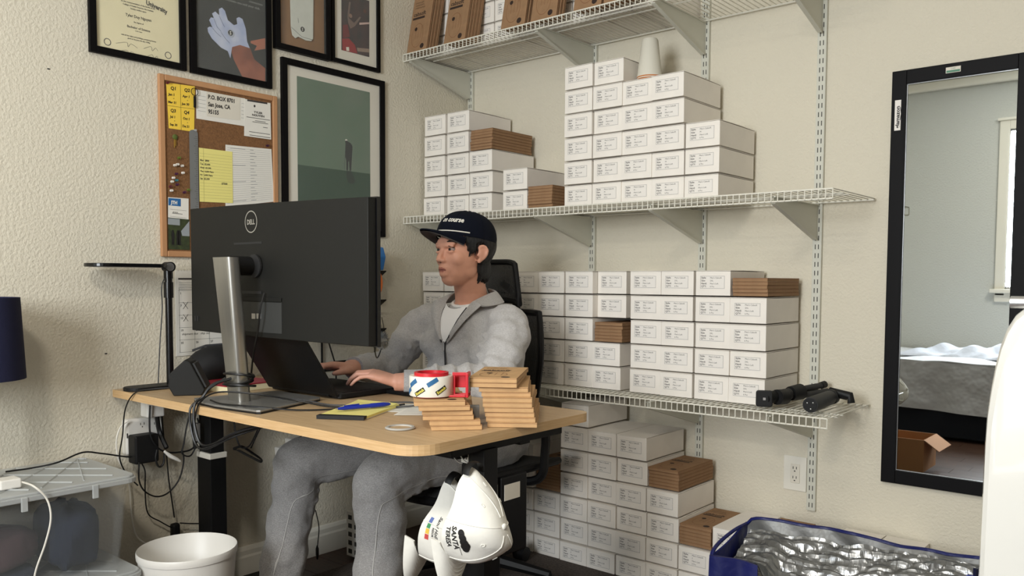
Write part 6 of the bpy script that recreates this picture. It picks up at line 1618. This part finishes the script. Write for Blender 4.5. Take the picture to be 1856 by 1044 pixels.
# ---- sweatpants
sp = MB()
loft(sp, [((.71, -.66, .64), X_, Y_, .165, .115, 2.5), ((.71, -.67, .56), X_, Y_, .185, .13, 2.5), ((.71, -.69, .505), X_, Y_, .185, .14, 2.4), ((.71, -.70, .468), X_, Y_, .165, .13, 2.2)], 32)
def leg(Hh, K, A_, seed, kr=.083):
    c = [Hh, Hh.lerp(K, .35)+Z_*.004, Hh.lerp(K, .72)+Z_*.006, K+Vector((0, .01, .004)), K.lerp(A_, .10)+Vector((0, -.014, 0)), K.lerp(A_, .32), K.lerp(A_, .60), K.lerp(A_, .88), A_-Z_*.01]
    rr_ = [.088, .090, .086, kr, .080, .078, .076, .073, .070]; pts = spline(c, 6); n = len(pts); R_ = []
    for i in range(n):
        f_ = i/(n-1)*(len(rr_)-1); a = int(min(f_, len(rr_)-2)); v = rr_[a]+(rr_[a+1]-rr_[a])*(f_-a); R_.append(v*(1+.022*math.sin(i*.9+seed)))
    sp.tube(pts, R_, 28)
    # folds behind and above the knee
    for k in range(3):
        q = K.lerp(Hh, .10+.07*k); sp.tube([q+Vector((-.07, .0, -.045)), q+Vector((-.02, .01, -.078)), q+Vector((.06, .01, -.05))], .016, 8)
        q = K.lerp(A_, .14+.09*k); sp.tube([q+Vector((-.06, .045, .0)), q+Vector((.0, .072, -.01)), q+Vector((.06, .04, .0))], .015, 8)
leg(HL, KL, AL, 0, .086); leg(HR, KR, AR, 2, .094)
for A_, nx_ in ((AL, .1), (AR, -.4)):
    fd = Vector((nx_, -.95, 0)).normalized(); sd_ = Z_.cross(fd); sk = MB()
    loft(sk, [(A_-fd*.062+Vector((0, 0, -.044)), sd_, Z_, .026, .024, 2), (A_-fd*.035+Vector((0, 0, -.043)), sd_, Z_, .040, .038, 2.2), (A_+fd*.03+Vector((0, 0, -.041)), sd_, Z_, .044, .042, 2.2), (A_+fd*.10+Vector((0, 0, -.054)), sd_, Z_, .050, .026, 2.4), (A_+fd*.16+Vector((0, 0, -.060)), sd_, Z_, .044, .019, 2.4), (A_+fd*.188+Vector((0, 0, -.063)), sd_, Z_, .026, .013, 2)], 20)
    sk.tube([A_+Vector((0, 0, -.03)), A_+Vector((0, 0, .03))], .044, 18)
    fuse(sk, 'sock', M['tee'], .006, 3, man)
pants = fuse(sp, 'sweatpants', M['sweat'], .007, 4, man, folds=((.10, .020), (.04, .007)))
# side seams, laid on the cloth
def seamline(pts, nm='side_seam'):
    P = spline(pts, 6); o = MB().tube(P, .0013, 5).build(nm, M['seam'], man, world=True, smooth=True)
    sh = o.modifiers.new('s', 'SHRINKWRAP'); sh.target = pants; sh.offset = .0022; sh.wrap_mode = 'ABOVE_SURFACE'
    return o
def off_(K, dx, dy, dz): return K+Vector((dx, dy, dz))
seamline([off_(HL.lerp(KL, .30), .060, -.05, -.030), off_(HL.lerp(KL, .62), .066, -.045, -.025), off_(KL, .072, -.03, -.045), off_(KL.lerp(AL, .2), .055, -.055, 0), off_(KL.lerp(AL, .55), .045, -.058, 0), off_(KL.lerp(AL, .95), .035, -.058, 0)])
seamline([off_(HR.lerp(KR, .55), .035, -.065, -.045), off_(HR.lerp(KR, .85), .055, -.055, -.05), off_(KR, .070, -.01, -.08), off_(KR.lerp(AR, .3), .055, -.045, 0), off_(KR.lerp(AR, .65), .045, -.05, 0), off_(KR.lerp(AR, .98), .03, -.055, 0)])

# ------------------------------------------------------------------ white caps hanging from the desk corner
def hanging_cap(name, label, loc, rim_c, f_dir, u_dir, sc, seed, logo):
    t = thing(name, loc, label, 'cap', 'white caps hanging from the desk hook')
    f_ = Vector(f_dir).normalized(); u_ = Vector(u_dir); u_ = (u_-f_*u_.dot(f_)).normalized(); l_ = f_.cross(u_)
    T = Matrix(((l_.x*sc, f_.x*sc, u_.x*sc, rim_c[0]), (l_.y*sc, f_.y*sc, u_.y*sc, rim_c[1]), (l_.z*sc, f_.z*sc, u_.z*sc, rim_c[2]), (0, 0, 0, 1)))
    k2 = dict(sx_=.078, sy_=.106, sz_=.128)
    def dent(p):
        # collapse of the soft back half
        return p
    def hang(p):
        p = Vector(p); q = max(0, min(1, (p.y+.106)/.15))**.8; p.z *= .34+.66*q; p.x *= .42+.58*q
        p.x += .006*math.sin(p.y*60+seed)*min(1, p.z/.05); p.z += .004*math.sin(p.y*45+p.x*30+seed)
        return p
    mb = crown(MB(), 0, **k2); mb.v = [tuple(hang(v)) for v in mb.v]; put(mb, T, 'crown', M['whitecap'], t, smooth=60)
    put(MB().grid(brim_fn(.078, 1.0, .026, .0, .077, .106), 28, 10, .004), T, 'brim', M['whitecap'], t, smooth=True)
    mb = MB()
    for j in range(1, 8):
        b_ = brim_fn(.078, .94, .026, .0, .077, .106); P = [b_(u, j/8.5)+Vector((0, 0, .0046)) for u in [.04+.92*k/20 for k in range(21)]]; mb.tube(P, .0006, 4)
    o = put(mb, T, 'brim_stitching', M['whitecap'], t); o['kind'] = 'stuff'
    for k in range(6):
        a = PI/6+k*PI/3; P = [hang(crown_pt(a, b/12, **k2)*1.006) for b in range(0, 12)]
        put(MB().tube(P, .0012, 5), T, 'panel_seam', M['whitecap'], t, smooth=True)
    def sp_(a, b): return hang(crown_pt(a, b, **k2)*1.004)
    for a in (0, PI/3, 2*PI/3, PI, 4*PI/3, 5*PI/3):
        P = [sp_(a+.035*math.cos(q), .52+.035*math.sin(q))*1.006 for q in [2*PI*i/10 for i in range(11)]]; put(MB().tube(P, .0010, 5), T, 'eyelet', M['whitecap'], t)
    put(MB().ell(tuple(hang(crown_pt(0, 1, **k2))+Vector((0, 0, .001))), (.0075, .0075, .005), 12, 8), T, 'button', M['whitecap'], t, smooth=True)
    P = [crown_pt(a, .03, **k2)*1.02+Vector((0, .0015, .003)) for a in [(-1.0+2.0*i/20) for i in range(21)]]; put(MB().tube(P[2:9], .0028, 6), T, 'black_rope', M['black'], t, smooth=True)
    # back strap
    P = [Vector((.030*math.cos(a), -.094-.026*math.sin(a), .010)) for a in [PI*i/10 for i in range(11)]]
    put(MB().tube(P, [(.009, .0014)]*11, 6, up=(0, 0, 1)), T, 'black_strap', M['black'], t, smooth=True)
    return t, T, sp_
R0v, TOW = _R0, Vector((_sy, -_cy, 0))   # across the hanging caps / their open side faces the room
hk = at(850, 833, 1, -1.52)
t, T, sp_ = hanging_cap('baseball_cap', 'white cap with black tree and lettering, front one of two hanging from the desk', hk, at(842, 930, 1, -1.56), tuple(R0v*-.12-Z_), (R0v*.83+TOW*.55+Z_*-.05), 1.0, 1, 'tree')
def logo_fn(a0, b0, k=1.0, sc=1.0, ang=0.0):
    ca, sa = math.cos(ang), math.sin(ang)
    def f(u, v):
        uu, vv = u*ca-v*sa, u*sa+v*ca
        return sp_(a0+uu/.105*k, b0+vv/.19)*1.008
    return f
SIDE = 1
def lg(du, dv): return sp_(1.20-du/.095, .10+dv/.19)*1.004
mb = MB(); puttext(mb, 'SANTA', lambda u, v: lg(u, v), .0165, 0, .004, 'c', bold=.03); puttext(mb, 'TERESA', lambda u, v: lg(u, v), .0135, 0, -.010, 'c', bold=.03); put(mb, T, 'embroidered_lettering', M['ink2'], t)
mb = MB()
for cx2, cy2, rr_ in ((-.016, .029, .0085), (-.006, .031, .0095), (.006, .032, .011), (.017, .031, .011), (.024, .030, .008), (.012, .036, .009)):
    disc2(mb, lambda u, v: lg(u, v)*1.003, cx2, cy2, rr_, 14)
rect2(mb, lambda u, v: lg(u, v)*1.003, .018, .042, .016, .0168); put(mb, T, 'embroidered_tree', M['ink2'], t)
t, T, sp_ = hanging_cap('baseball_cap', 'white cap with rainbow striped lettering, rear one of two hanging from the desk', hk+Vector((-.02, .03, 0)), at(792, 936, 1, -1.475), tuple(R0v*-.34-Z_), (R0v*.92+TOW*.36+Z_*-.10), 1.0, 2, 'flags')
def lg2(du, dv): return sp_(1.46-du/.095, .15+dv/.19)*1.004
mb = MB(); puttext(mb, 'Sand Hollow', lambda u, v: lg2(u, v), .0125, 0, .008, 'c', bold=.02, shear=.3); puttext(mb, 'RESORT', lambda u, v: lg2(u, v), .007, .008, .0, 'c', bold=.03); put(mb, T, 'embroidered_lettering', M['ink2'], t)
for i, (c, nm) in enumerate((((196, 70, 66), 'red'), ((226, 186, 70), 'yellow'), ((58, 138, 84), 'green'), ((90, 110, 170), 'blue'))):
    mb = MB(); rect2(mb, lambda u, v: lg2(u, v), .014-.0125*i, .0255-.0125*i, -.016, -.007); put(mb, T, 'embroidered_block', mat('thread_'+nm, c, .7), t)
# wire hooks
t = thing('wire_hook', hk, 'two bent wire hooks under the desk corner holding the caps', 'hook')
for i, dx in enumerate((-14, 0)):
    P = [at(846+dx*1.0, 806, 1, -1.49), at(836+dx, 815, 1, -1.49), at(834+dx, 824, 1, -1.49), at(843+dx, 836, 1, -1.49), at(852+dx, 840, 1, -1.49)]
    MB().tube(spline(P, 5), .0014, 6).build('hook_wire', M['silver'], t, world=True, smooth=True)
